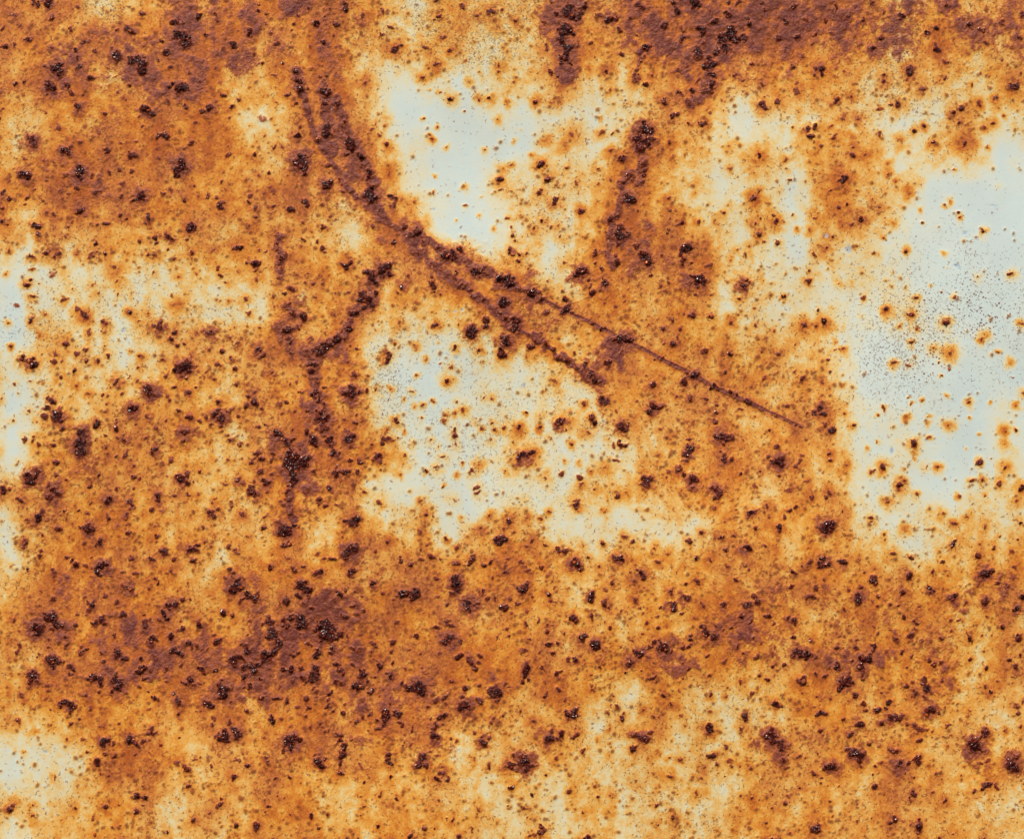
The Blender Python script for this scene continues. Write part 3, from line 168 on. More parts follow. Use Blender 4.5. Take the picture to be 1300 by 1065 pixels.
# scars scraped through the paint: half width, strength of film, polyline (survey units)
SCARS = [
 (5.2,9,"374 88 378 100 380 116 386 121"),
 (3.4,7,"386 121 388 130 392 148 398 166 404 180 412 194 421 206 430 219 434 231 446 243 452 251"),
 (6.5,9,"409 106 413 118 413 132 414 146 415 166 413 180 418 192"),
 (7.0,9,"428 130 435 148 434 166 444 184 458 200 466 214 470 233 472 249 476 265 484 274 496 285"),
 (7.9,8,"496 285 510 292 518 302 528 300"),
 (5.6,9,"528 299 542 306 556 313 568 321 586 331 608 343 628 352 644 357 660 367 680 377 690 381"),
 (1.5,9,"690 381 706 389 726 399 746 407 760 415 778 423 792 434 812 440 840 456 866 468"),
 (1.8,9,"866 468 882 476 904 490 928 500 950 510 970 520"),
 (1.1,9,"970 520 984 526 1000 534 1010 538 1018 541"),
 (5.6,8,"522 306 528 318 544 330 564 349 580 359 596 369 612 383 632 397 652 411 668 423 680 428"),
 (4.5,9,"668 423 692 437 706 450 722 462 736 470 750 478 764 487"),
 (6.1,7,"816 166 818 180 814 192 818 208 814 222 815 234"),
 (5.6,7,"802 222 794 230 788 252 785 270 780 282 776 300 772 322 780 334"),
 (5.6,8,"491 341 474 352 465 362 470 376 460 385 447 398 442 418 428 432 408 444 388 444"),
 (4.7,8,"398 456 398 480 400 500 412 512 409 530 412 546 420 562 424 578"),
 (5.6,7,"364 387 372 397 384 405"),
 (4.7,8,"362 421 364 428 369 438 369 454"),
 (4.2,9,"373 600 370 616 368 632 368 648 370 660"),
 (4.7,7,"354 300 352 312 357 326 358 342 356 356"),
 (6.5,7,"906 80 902 96 900 110 892 126 872 130"),
 (4.2,6,"813 62 812 76 808 90 806 100"),
]
# big soft patches of purple brown rust skin: x y radius strength
PATCHES = "718 95 18 8;778 445 22 8;786 455 14 8;785 465 12 7;570 345 16 6;712 20 26 7;890 30 55 5;960 20 50 4;372 600 26 8;392 616 16 7;360 590 18 7;102 560 18 8;990 958 15 7;985 940 14 7;880 355 16 8;408 770 34 7;376 790 30 7;320 850 34 7;340 860 26 6;745 455 10 4;420 800 22 6;450 775 22 6;945 790 26 6;330 150 10 4;305 80 26 6;172 90 26 7;190 100 20 7;225 55 22 7;95 70 20 6;60 100 26 5;845 835 18 6;850 820 20 6;120 740 18 5;185 800 22 6;230 820 24 6;75 800 18 6;300 845 22 7;595 765 16 6;665 575 20 4;712 540 16 6;985 585 16 5;785 298 16 8;815 168 14 8;805 340 14 6;648 320 8 4;735 355 18 6;1180 750 12 6;1092 758 16 6;350 555 22 7;378 575 22 7;820 285 12 6;360 415 20 6;372 400 16 6;378 380 14 5;100 225 24 5;875 357 18 6;630 875 16 6;533 875 16 6;700 933 14 6;1180 895 12 6;460 900 16 6;490 900 16 6;940 830 18 4;1130 830 16 4;575 955 18 4;668 955 10 4;664 968 13 5;1285 965 18 7;1142 970 18 7;1055 972 16 6"
# dense coarse pin-holes in clean paint: x y radius strength
PEPPER = "1245 390 60 8;1180 400 60 7;1130 390 50 5;1165 450 60 7;1110 460 45 5;1240 460 60 4;1290 420 50 5;1100 350 40 4;480 445 22 6;490 480 26 5;650 520 30 4;600 70 26 6;1145 70 22 8;145 12 26 8;290 10 14 6;530 25 20 7;660 10 24 6;490 590 16 4;70 450 26 3"
# chips where the bluer undercoat shows: x y half-length half-width
CHIPS = "1048 298 5 4;1078 316 5 7;1225 295 4 3;1215 340 6 4;1096 406 3 2;1206 435 4 2;1132 573 3 6;1114 625 2.5 2;578 397 4 3.5;587 394 4 2;552 264 3 2;57 954 6 3;579 455 4 3;666 486 4 3;156 421 4 4;1258 262 10 1.5;632 630 3 2"
# ---------------------------------------------------------------- fields over the sheet
rng = np.random.default_rng(7)
STEP = 1.42
PAD = 26.0
def axis(n, far=430.0):
    core = np.arange(-PAD, n + PAD + STEP, STEP)
    out, p, s = [], core[-1], STEP
    while p < n + far:
        s = min(s * 1.06, 7.0); p += s; out.append(p)
    lo, p, s = [], core[0], STEP
    while p > -far:
        s = min(s * 1.06, 7.0); p -= s; lo.append(p)
    return np.concatenate([np.array(lo[::-1]), core, np.array(out)])
XA, YA = axis(W), axis(H)
NX, NY = len(XA), len(YA)
X, Y = np.meshgrid(XA, YA)
X = X.astype(np.float32); Y = Y.astype(np.float32)

def vnoise(x, y, size, seed):
    """smooth value noise, -1..1, features about `size` units"""
    r = np.random.default_rng(seed)
    n = 256
    t = r.uniform(-1, 1, (n, n)).astype(np.float32)
    u = x / size + 1000.37; v = y / size + 1000.71
    iu = np.floor(u).astype(np.int32); iv = np.floor(v).astype(np.int32)
    fu = u - iu; fv = v - iv
    fu = fu * fu * (3 - 2 * fu); fv = fv * fv * (3 - 2 * fv)
    a = t[iv % n, iu % n]; b = t[iv % n, (iu + 1) % n]
    c = t[(iv + 1) % n, iu % n]; d = t[(iv + 1) % n, (iu + 1) % n]
    return (a + (b - a) * fu) * (1 - fv) + (c + (d - c) * fu) * fv
def fbm(x, y, size, octs, seed, gain=0.55):
    s = 0; a = 1.0; tot = 0
    for i in range(octs):
        s = s + a * vnoise(x, y, size, seed + i * 17); tot += a
        a *= gain; size = size * 0.5
    return s / tot * 1.6
def sstep(a, b, x):
    t = np.clip((x - a) / (b - a), 0, 1)
    return t * t * (3 - 2 * t)

def cells(txt, fill):
    g = np.array([[int(c) for c in r.replace(' ', '')] for r in txt.split('\n')], np.float32)
    p = 10
    g2 = np.pad(g, p, mode='reflect')
    return g2, p
CW, CH = W / 30, H / 25
def survey(txt, x, y):
    g, p = cells(txt, 0)
    u = np.clip(x / CW - 0.5 + p, 0, g.shape[1] - 1.001); v = np.clip(y / CH - 0.5 + p, 0, g.shape[0] - 1.001)
    iu = u.astype(np.int32); iv = v.astype(np.int32)
    fu = u - iu; fv = v - iv
    return (g[iv, iu] * (1 - fu) + g[iv, iu + 1] * fu) * (1 - fv) + (g[iv + 1, iu] * (1 - fu) + g[iv + 1, iu + 1] * fu) * fv

# meandering of all outlines
WXn = fbm(X, Y, 34, 3, 11) * 11
WYn = fbm(X, Y, 34, 3, 71) * 11
wfx = (fbm(X, Y, 9, 2, 21) * 2.2).astype(np.float32)
wfy = (fbm(X, Y, 9, 2, 51) * 2.2).astype(np.float32)
rough_w = fbm(X, Y, 16, 3, 641)
XW = X + WXn + fbm(X, Y, 90, 2, 811) * 16; YW = Y + WYn + fbm(X, Y, 90, 2, 851) * 16
runs = fbm(X, Y * 0.22, 13, 3, 131)                # thin vertical runs
stain = survey(STAIN, XW, YW)
low = sstep(620, 760, Y) * sstep(980, 880, Y) * sstep(400, 560, X)
stain = stain + (stain - 4.0) * 0.16 + 0.3 * low + (fbm(X, Y * 0.62, 30, 4, 201) * 1.45 + runs * 0.85) * np.clip(stain / 4, .3, 1)
film = survey(FILM, XW, YW)
film = film * 1.0 + fbm(X, Y * 0.8, 22, 4, 301) * (1.6 + 0.36 * film) - 0.9
speck = survey(SPECK, XW, YW) + fbm(X, Y, 40, 3, 401) * 1.0
pepper = np.zeros_like(X); chip = np.zeros_like(X)
crust = np.full_like(X, -1.0); dark = np.zeros_like(X); owner = np.full(X.shape, -1, np.int32)
scar = np.zeros_like(X); scar_owner = np.full(X.shape, -1, np.int32)
halo = np.zeros_like(X); groove = np.zeros_like(X)

def win(x, y, r):
    return (slice(max(np.searchsorted(XA, x - r) - 1, 0), np.searchsorted(XA, x + r) + 1),
            slice(max(np.searchsorted(YA, y - r) - 1, 0), np.searchsorted(YA, y + r) + 1))

# every pit
pits = []
for (tx, ty), txt in PITS.items():
    ox, oy = tx * 260.0, (780.0 if ty == 5 else ty * 213.0)
    for it in txt.split(';'):
        v = [float(a) for a in it.split()]
        y = oy + v[1] / 5
        if ty == 3 and y > 851: continue
        if ty == 5 and y < 848: continue
        pits.append((ox + v[0] / 5, y, v[2] / 5, v[3], (v[4] / 5 if len(v) > 4 else 0.0)))
# the sheet goes on outside the surveyed field: the same sort of pitting
st_lo = lambda x, y: float(stain[min(np.searchsorted(YA, y), NY - 1), min(np.searchsorted(XA, x), NX - 1)])
pr = random.Random(5)
n = 0
while n < 7000:
    x = pr.uniform(XA[0], XA[-1]); y = pr.uniform(YA[0], YA[-1])
    if -4 < x < W + 4 and -4 < y < 976: continue
    n += 1
    if pr.random() > 0.08 + st_lo(x, y) / 10: continue
    r = 1.4 + 4.4 * pr.random() ** 3.2
    pits.append((x, y, r, 4 + 5 * pr.random() ** 0.7, 0.0))
    if r > 5:
        for k in range(pr.randint(1, 4)):
            pits.append((x + pr.uniform(-1, 1) * r * 1.3, y + pr.uniform(-1, 1) * r * 1.3, r * pr.uniform(.5, .9), 8, 0.0))
NP_ = len(pits)
for i, (x, y, r, d, h) in enumerate(pits):
    sx, sy = win(x, y, max(r * 2.6 + 12, h * 1.5 + 4))
    xx = X[sy, sx]; yy = Y[sy, sx]
    dx = xx - x; dy = yy - y
    wk = min(1.2, 0.45 + r / 7)
    dx2 = dx + wfx[sy, sx] * wk; dy2 = dy + wfy[sy, sx] * wk
    an = pr.uniform(0, 3.14); ar = pr.uniform(0.72, 1.45) if r < 7 else pr.uniform(.85, 1.2)
    ca, sa = math.cos(an), math.sin(an)
    q = np.sqrt(((dx2 * ca + dy2 * sa) * ar) ** 2 + ((dy2 * ca - dx2 * sa) / ar) ** 2)
    c = 1.0 - q / (r * (0.82 if h else 0.90) * (1.26 if r > 6.0 and d > 8.5 else 1.0 if r > 4.5 and d > 7.5 else 0.88))
    m = c > crust[sy, sx]
    crust[sy, sx] = np.where(m, c, crust[sy, sx])
    dark[sy, sx] = np.where(m & (c > -0.6), d, dark[sy, sx])
    owner[sy, sx] = np.where(m & (c > -0.3), i, owner[sy, sx])
    # orange bleed, drawn down a little by the rain
    hr = (h * 1.15 if h else r * 2.1 + 4.5) * pr.uniform(.85, 1.3)
    dyb = np.where(dy > 0, dy * 0.86, dy * 1.08)
    qb = np.sqrt((dx + WXn[sy, sx] * .16 + wfx[sy, sx]) ** 2 + (dyb + WYn[sy, sx] * .16 + wfy[sy, sx]) ** 2)
    hv = pr.uniform(.72, 1.05) * np.clip(1.30 - qb / hr, 0, 1.1) ** 1.5 * (0.70 + 0.045 * d) * (1.0 if h else min(0.9, 0.34 + r / 14))
    halo[sy, sx] = np.maximum(halo[sy, sx], hv)
    if h and pr.random() < 0.35 or (not h and r > 4 and pr.random() < .3):
        L = hr * pr.uniform(1.6, 3.2); sx2, sy2 = win(x, y + L / 2, L)
        rx = (X[sy2, sx2] - x + wfx[sy2, sx2] * 1.2) / (r * 0.55 + 1.2); ry = (Y[sy2, sx2] - y) / L
        rv = 0.55 * np.clip(1.2 - np.abs(rx) / (1.05 - .6 * np.clip(ry, 0, 1)), 0, 1) * np.clip(1 - ry, 0, 1) * (ry > 0)
        halo[sy2, sx2] = np.maximum(halo[sy2, sx2], rv)
    # purple brown skin round the bigger, darker ones
    if r > 1.6 and d >= 5:
        fr = r * (1.75 + 0.05 * min(r, 8)) + 2.0
        fv = np.clip(1.25 - qb / fr / 1.25, 0, 1) ** 1.4 * (d - 1.2) * min(1.0, r / 8.5) * (0.6 if h else 1.0)
        film[sy, sx] = np.maximum(film[sy, sx], fv)
for it in PATCHES.split(';'):
    x, y, r, s = map(float, it.split())
    sx, sy = win(x, y, r * 1.8)
    q = np.hypot(X[sy, sx] - x + WXn[sy, sx] * .5 + wfx[sy, sx], Y[sy, sx] - y + WYn[sy, sx] * .5 + wfy[sy, sx]) / r
    film[sy, sx] = np.maximum(film[sy, sx], s * .92 * sstep(1.5, 0.2, q))
for it in PEPPER.split(';'):
    x, y, r, s = map(float, it.split())
    sx, sy = win(x, y, r * 2)
    q = np.hypot(X[sy, sx] - x, Y[sy, sx] - y) / r
    pepper[sy, sx] = np.maximum(pepper[sy, sx], s / 9 * sstep(1.5, 0.2, q))
for it in CHIPS.split(';'):
    x, y, a, b = map(float, it.split())
    sx, sy = win(x, y, a * 2 + 6)
    q = np.hypot((X[sy, sx] - x + wfx[sy, sx] * .6) / a / .8, (Y[sy, sx] - y + wfy[sy, sx] * 1.2) / b / .8)
    chip[sy, sx] = np.maximum(chip[sy, sx], sstep(1.1, 0.5, q))
SCAR_OF = [0, 0, 1, 2, 2, 3, 3, 3, 3, 4, 4, 5, 6, 7, 8, 9, 10, 11, 12, 13, 14]
for k, (hw, s, txt) in enumerate(SCARS):
    p = np.array([float(a) for a in txt.split()]).reshape(-1, 2)
    for a, b in zip(p[:-1], p[1:]):
        mx, my = (a + b) / 2; L = np.hypot(*(b - a))
        sx, sy = win(mx, my, L / 2 + hw * 3 + 8)
        wob = 0.25 if hw < 3.5 else 1.5
        hwv = hw * np.clip(0.85 + 0.55 * rough_w[sy, sx], .4, 1.5) if hw > 3.5 else hw
        px = X[sy, sx] + wfx[sy, sx] * wob; py = Y[sy, sx] + wfy[sy, sx] * wob
        t = np.clip(((px - a[0]) * (b[0] - a[0]) + (py - a[1]) * (b[1] - a[1])) / (L * L), 0, 1)
        q = np.hypot(px - a[0] - t * (b[0] - a[0]), py - a[1] - t * (b[1] - a[1]))
        v = 1.0 - q / (hwv * 1.1)
        m = v > scar[sy, sx]
        scar[sy, sx] = np.where(m, v, scar[sy, sx]); scar_owner[sy, sx] = np.where(m, SCAR_OF[k], scar_owner[sy, sx])
        if hw < 2.0: groove[sy, sx] = np.maximum(groove[sy, sx], sstep(1.6, 0.3, q))
        film[sy, sx] = np.maximum(film[sy, sx], s * sstep(1.9, 0.4, q / (hwv + 0.8)))
        halo[sy, sx] = np.maximum(halo[sy, sx], np.clip(1.2 - q / (hw * 2.2 + 5), 0, 1) * .95)

# thousands of tiny flecks between the pits
fleck = np.zeros_like(X)
sr = np.random.default_rng(33)
NF = 190000
fx = sr.uniform(XA[0], XA[-1], NF); fy = sr.uniform(YA[0], YA[-1], NF)
ix = np.clip(np.searchsorted(XA, fx), 0, NX - 1); iy = np.clip(np.searchsorted(YA, fy), 0, NY - 1)
clump = fbm(fx, fy, 26, 2, 900)
dens = np.clip(0.05 + 0.075 * np.clip(stain[iy, ix] + 4 * halo[iy, ix] - 2, 0, 7) + 0.04 * np.clip(film[iy, ix], 0, 6), 0.04, .8) * np.clip(0.7 + clump * 1.3, .08, 2.0)
keep = sr.uniform(0, 1, NF) < dens
for x, y, a in zip(fx[keep], fy[keep], sr.uniform(0, 1, keep.sum())):
    r = 0.8 + 1.9 * a ** 4.5
    sx, sy = win(x, y, r * 2.9 + 1)
    q = np.hypot(X[sy, sx] - x + wfx[sy, sx] * .5, Y[sy, sx] - y + wfy[sy, sx] * .5) / r
    fleck[sy, sx] = np.maximum(fleck[sy, sx], sstep(1.5, 0.5, q) * (0.5 + 0.5 * a))
    if a > .75: halo[sy, sx] = np.maximum(halo[sy, sx], 0.35 * np.clip(1.3 - q / 2.2, 0, 1))

rough_n = fbm(X, Y, 6.5, 3, 611)
cf = crust + rough_n * 0.42
crust_m = sstep(-0.24, 0.62, cf) * np.clip(dark / 9, 0, 1)
stain_f = np.clip(stain / 10 + halo * np.clip(0.86 - stain / 12, 0.12, 1) * 0.85, 0, 1.0)
film_f = np.clip(sstep(0.9, 7.4, film + rough_n * 1.2), 0, 1)

# relief in survey units
height = (fbm(X, Y, 330, 2, 701) * 4.5 + stain_f * 0.25 + film_f * (0.5 + 0.5 * rough_n) + fleck * 0.55
          + np.clip(scar, 0, 1) * (0.12 + 1.0 * rough_n) - groove * 1.1 + sstep(0.02, 0.5, cf) * sstep(3.5, 7.5, dark) * (0.25 + 0.9 * rough_n + 0.7 * np.clip(crust, 0, 1))
          - chip * 0.4)

# ---------------------------------------------------------------- materials
def srgb(r, g, b):
    f = lambda c: (c / 255 / 12.92) if c <= 10 else ((c / 255 + 0.055) / 1.055) ** 2.4
    return (f(r), f(g), f(b), 1.0)
class NT:
    def __init__(s, name):
        s.m = bpy.data.materials.new(name); s.m.use_nodes = True
        s.t = s.m.node_tree; s.t.nodes.clear()
    def n(s, typ, **kw):
        nd = s.t.nodes.new(typ)
        for k, v in kw.items(): setattr(nd, k, v)
        return nd
    def link(s, a, b): s.t.links.new(a, b)
    def put(s, sock, v):
        if isinstance(v, bpy.types.NodeSocket): s.link(v, sock)
        else: sock.default_value = v
    def attr(s, name): return s.n('ShaderNodeAttribute', attribute_name=name).outputs['Fac']
    def math(s, op, a, b=0.0, c=0.0, clamp=False):
        nd = s.n('ShaderNodeMath', operation=op, use_clamp=clamp)
        s.put(nd.inputs[0], a); s.put(nd.inputs[1], b)
        if op in ('MULTIPLY_ADD',): s.put(nd.inputs[2], c)
        return nd.outputs[0]
    def smooth(s, v, lo, hi):
        nd = s.n('ShaderNodeMapRange', interpolation_type='SMOOTHSTEP')
        s.put(nd.inputs[0], v); s.put(nd.inputs[1], lo); s.put(nd.inputs[2], hi)
        return nd.outputs[0]
    def noise(s, co, unit, detail=3.0, rough=0.6, dist=0.0):
        nd = s.n('ShaderNodeTexNoise'); s.link(co, nd.inputs['Vector'])
        nd.inputs['Scale'].default_value = 1.0 / (unit * U)
        nd.inputs['Detail'].default_value = detail; nd.inputs['Roughness'].default_value = rough
        nd.inputs['Distortion'].default_value = dist
        return nd.outputs['Fac']
    def rot(s):
        mp = s.n('ShaderNodeMapping'); mp.inputs['Rotation'].default_value = (0.61, 0.93, 0.47)
        s.link(s.n('ShaderNodeTexCoord').outputs['Object'], mp.inputs[0])
        return mp.outputs[0]
    def n_color(s, co, unit):
        nd = s.n('ShaderNodeTexNoise'); s.link(co, nd.inputs['Vector']); nd.inputs['Scale'].default_value = 1.0 / (unit * U)
        return nd.outputs['Color']
    def mix(s, f, a, b, mode='MIX'):
        nd = s.n('ShaderNodeMix', data_type='RGBA', blend_type=mode)
        s.put(nd.inputs[0], f); s.put(nd.inputs[6], a); s.put(nd.inputs[7], b)
        return nd.outputs[2]
    def ramp(s, v, stops):
        nd = s.n('ShaderNodeValToRGB'); s.link(v, nd.inputs[0])
        e = nd.color_ramp.elements
        while len(e) < len(stops): e.new(0.5)
        for el, (p, c) in zip(e, stops): el.position = p; el.color = c
        return nd.outputs[0]
    def finish(s, col, rough, spec, height=None, dist=0.0, strength=1.0):
        b = s.n('ShaderNodeBsdfPrincipled'); o = s.n('ShaderNodeOutputMaterial')
        s.put(b.inputs['Base Color'], col); s.put(b.inputs['Roughness'], rough)
        s.put(b.inputs['Specular IOR Level'], spec)
        if height is not None:
            bp = s.n('ShaderNodeBump'); bp.inputs['Distance'].default_value = dist; bp.inputs['Strength'].default_value = strength
            s.link(height, bp.inputs['Height']); s.link(bp.outputs[0], b.inputs['Normal'])
        s.link(b.outputs[0], o.inputs[0])
        return s.m

t = NT("rusting_paint")
co = t.rot()
a_st, a_fi, a_cr, a_sp, a_pe, a_ch, a_fl = [t.attr(k) for k in ("stain", "film", "crust", "speck", "pepper", "chip", "fleck")]
n_fine = t.noise(co, 3.0, 3.0, 0.65)
n_mid = t.noise(co, 11.0, 4.0, 0.65)
n_big = t.noise(co, 60.0, 3.0, 0.6)
n_pin = t.noise(co, 2.6, 1.5, 0.5, 0.8)
# stain with mottling
mott = t.math('ADD', t.math('MULTIPLY', t.math('SUBTRACT', n_fine, 0.5), 0.42), t.math('MULTIPLY', t.math('SUBTRACT', n_mid, 0.5), 0.70))
amp = t.math('MULTIPLY', t.smooth(a_st, 0.02, 0.5), 1.0)
s_v = t.math('ADD', a_st, t.math('MULTIPLY', mott, t.math('ADD', t.math('MULTIPLY', amp, 0.75), 0.25)), clamp=True)
base = t.ramp(s_v, [(0.0, srgb(197, 211, 207)), (0.14, srgb(205, 213, 201)), (0.28, srgb(215, 209, 178)), (0.42, srgb(222, 197, 138)),
                    (0.56, srgb(224, 171, 84)), (0.70, srgb(216, 143, 48)), (0.84, srgb(198, 112, 32)), (1.0, srgb(170, 82, 22))])
base = t.mix(t.math('MULTIPLY', t.smooth(n_big, 0.35, 0.7), 0.10), base, srgb(160, 150, 130))
# bluer undercoat in the chips
base = t.mix(t.math('MULTIPLY', a_ch, t.smooth(n_fine, 0.30, 0.58)), base, srgb(150, 174, 194))
# rust skin
film_v = t.math('ADD', a_fi, t.math('MULTIPLY', t.math('ADD', t.math('SUBTRACT', n_fine, 0.5), t.math('MULTIPLY', t.math('SUBTRACT', n_mid, 0.5), 1.6)), t.math('MULTIPLY', t.smooth(a_fi, 0.0, 0.3), 0.9)), clamp=True)
fcol = t.ramp(film_v, [(0.15, srgb(200, 114, 38)), (0.40, srgb(184, 98, 40)), (0.64, srgb(162, 84, 48)), (0.82, srgb(142, 73, 54)), (1.0, srgb(110, 50, 40))])
col = t.mix(t.smooth(film_v, 0.12, 0.66), base, fcol)
# pin-prick rust through the paint
pin_thr = t.math('SUBTRACT', 0.755, t.math('MULTIPLY', a_sp, 0.31))
pin = t.smooth(t.math('SUBTRACT', n_pin, pin_thr), 0.0, 0.07)
col = t.mix(t.math('MULTIPLY', pin, 0.5), col, srgb(126, 90, 62))
# brown specks wherever the rust has come through
n_sp = t.noise(co, 4.0, 2.0, 0.55, 0.6)
sp_thr = t.math('SUBTRACT', t.math('SUBTRACT', 0.722, t.math('MULTIPLY', a_st, 0.15)), t.math('MULTIPLY', t.smooth(n_big, 0.35, 0.65), 0.06))
spk = t.smooth(t.math('SUBTRACT', n_sp, sp_thr), 0.0, 0.06)
col = t.mix(t.math('MULTIPLY', spk, 0.75), col, srgb(136, 70, 30))
# coarse pepper
vor = t.n('ShaderNodeTexVoronoi'); vd = t.n('ShaderNodeVectorMath', operation='MULTIPLY_ADD'); t.link(t.n_color(co, 3.0), vd.inputs[0]); vd.inputs[1].default_value = (1.6 * U,) * 3; t.link(co, vd.inputs[2])
t.link(vd.outputs[0], vor.inputs['Vector']); vor.inputs['Scale'].default_value = 1.0 / (3.3 * U)
vr = t.n('ShaderNodeSeparateColor'); t.link(vor.outputs['Color'], vr.inputs[0])
pr_rad = t.math('MULTIPLY', t.math('SUBTRACT', t.math('ADD', a_pe, 0.0), vr.outputs[0]), 0.55)
pp = t.smooth(t.math('SUBTRACT', pr_rad, vor.outputs['Distance']), -0.10, 0.06)
pp = t.math('MULTIPLY', pp, t.smooth(a_pe, 0.02, 0.2))
col = t.mix(t.math('MULTIPLY', pp, 0.85), col, srgb(112, 70, 56))
# flecks and crust
fcol2 = t.ramp(n_fine, [(0.35, srgb(78, 33, 16)), (0.62, srgb(148, 70, 28))])
col = t.mix(t.math('MULTIPLY', a_fl, 0.85), col, fcol2)
cr_v = t.math('ADD', a_cr, t.math('MULTIPLY', t.math('SUBTRACT', n_fine, 0.5), t.math('MULTIPLY', t.smooth(a_cr, 0.0, 0.3), 1.1)), clamp=True)
ccol = t.ramp(cr_v, [(0.10, srgb(176, 92, 34)), (0.30, srgb(150, 72, 34)), (0.52, srgb(120, 52, 28)), (0.74, srgb(92, 28, 12)), (1.0, srgb(56, 13, 6))])
col = t.mix(t.smooth(cr_v, 0.04, 0.34), col, ccol)
rgh = t.math('SUBTRACT', t.math('ADD', 0.48, t.math('MULTIPLY', a_st, 0.30)), t.math('ADD', t.math('MULTIPLY', a_cr, 0.38), t.math('MULTIPLY', film_v, 0.26)), clamp=True)
hgt = t.math('ADD', t.math('MULTIPLY', n_fine, t.math('ADD', t.math('ADD', 0.10, t.math('MULTIPLY', a_st, 0.35)), t.math('ADD', t.math('MULTIPLY', film_v, 0.9), t.math('MULTIPLY', a_cr, 1.4)))),
             t.math('MULTIPLY', pin, -0.25))
mat_sheet = t.finish(col, rgh, 0.32, hgt, 1.2 * U, 0.9)

t = NT("rust_crust")
co = t.rot()
tone = t.attr("tone")
nz = t.noise(co, 2.2, 2.0, 0.6)
v = t.math('ADD', tone, t.math('MULTIPLY', t.math('SUBTRACT', nz, 0.5), 0.5), clamp=True)
col = t.ramp(v, [(0.0, srgb(46, 9, 5)), (0.28, srgb(94, 24, 10)), (0.55, srgb(126, 46, 22)), (0.82, srgb(158, 90, 58)), (1.0, srgb(186, 84, 26))])
mat_crust = t.finish(col, 0.22, 0.45, nz, 0.4 * U, 0.35)
t = NT("bare_steel")
mat_back = t.finish(t.mix(t.noise(t.n('ShaderNodeTexCoord').outputs['Object'], 20), srgb(90, 60, 45), srgb(120, 80, 55)), 0.7, 0.4)

# ---------------------------------------------------------------- the sheet
def mesh_from(name, verts, faces, mat, smooth=True):
    me = bpy.data.meshes.new(name)
    nv, nf, k = len(verts), len(faces), faces.shape[1]
    me.vertices.add(nv); me.vertices.foreach_set("co", np.ascontiguousarray(verts, np.float32).ravel())
    me.loops.add(nf * k); me.loops.foreach_set("vertex_index", np.ascontiguousarray(faces, np.int32).ravel())
    me.polygons.add(nf); me.polygons.foreach_set("loop_start", np.arange(0, nf * k, k, dtype=np.int32))
    me.polygons.foreach_set("use_smooth", np.full(nf, smooth))
    me.materials.append(mat); me.update(); me.validate()
    return me
def add_attr(me, name, arr):
    a = me.attributes.new(name, 'FLOAT', 'POINT'); a.data.foreach_set("value", np.ascontiguousarray(arr, np.float32).ravel())

root = bpy.data.objects.new("rusted_metal_sheet", None)
scene.collection.objects.link(root)
BASE = Vector((0.0, 0.0, wz(YA[-1])))
root.location = BASE
root["label"] = "pale blue painted steel sheet eaten by orange rust, scratched and pitted all over"
root["category"] = "metal sheet"
def child(name, me, loc):
    o = bpy.data.objects.new(name, me)
    scene.collection.objects.link(o)
    o.parent = root; o.location = Vector(loc) - BASE
    return o

V = np.empty((NX * NY, 3), np.float32)
V[:, 0] = ((X - W / 2) * U).ravel(); V[:, 1] = (-height * U).ravel(); V[:, 2] = ((H - Y) * U + 0.30 - BASE.z).ravel()
idx = np.arange(NX * NY, dtype=np.int32).reshape(NY, NX)
F = np.stack([idx[1:, :-1].ravel(), idx[1:, 1:].ravel(), idx[:-1, 1:].ravel(), idx[:-1, :-1].ravel()], 1)
me = mesh_from("painted_face", V, F, mat_sheet)
for k, a in (("stain", stain_f), ("film", film_f), ("crust", crust_m), ("speck", np.clip(speck / 10, 0, 1)), ("pepper", pepper), ("chip", chip), ("fleck", fleck)):
    add_attr(me, k, a)
face = child("painted_face", me, BASE)
# the plate's thickness behind the painted face
x0, x1, z0, z1 = V[:, 0].min(), V[:, 0].max(), 0.0, V[:, 2].max()
bv = np.array([(x, y, z) for y in (0.0042, 0.0072) for z in (z0, z1) for x in (x0, x1)], np.float32)
bf = np.array([(0, 1, 3, 2), (4, 6, 7, 5), (0, 4, 5, 1), (2, 3, 7, 6), (0, 2, 6, 4), (1, 5, 7, 3)], np.int32)
child("steel_backing", mesh_from("steel_backing", bv, bf, mat_back, False), BASE)

# ---------------------------------------------------------------- crusts of rust beads
def icosphere():
    p = (1 + 5 ** .5) / 2
    v = [(-1, p, 0), (1, p, 0), (-1, -p, 0), (1, -p, 0), (0, -1, p), (0, 1, p), (0, -1, -p), (0, 1, -p), (p, 0, -1), (p, 0, 1), (-p, 0, -1), (-p, 0, 1)]
    v = [np.array(a) / np.linalg.norm(a) for a in v]
    f = [(0, 11, 5), (0, 5, 1), (0, 1, 7), (0, 7, 10), (0, 10, 11), (1, 5, 9), (5, 11, 4), (11, 10, 2), (10, 7, 6), (7, 1, 8), (3, 9, 4), (3, 4, 2), (3, 2, 6), (3, 6, 8), (3, 8, 9), (4, 9, 5), (2, 4, 11), (6, 2, 10), (8, 6, 7), (9, 8, 1)]
    mid = {}
    def mp(a, b):
        k = (min(a, b), max(a, b))
        if k not in mid:
            m = v[a] + v[b]; v.append(m / np.linalg.norm(m)); mid[k] = len(v) - 1
        return mid[k]
    g = []
    for a, b, c in f:
        ab, bc, ca = mp(a, b), mp(b, c), mp(c, a)
        g += [(a, ab, ca), (b, bc, ab), (c, ca, bc), (ab, bc, ca)]
    return np.array(v, np.float32), np.array(g, np.int32)
IV, IF = icosphere()
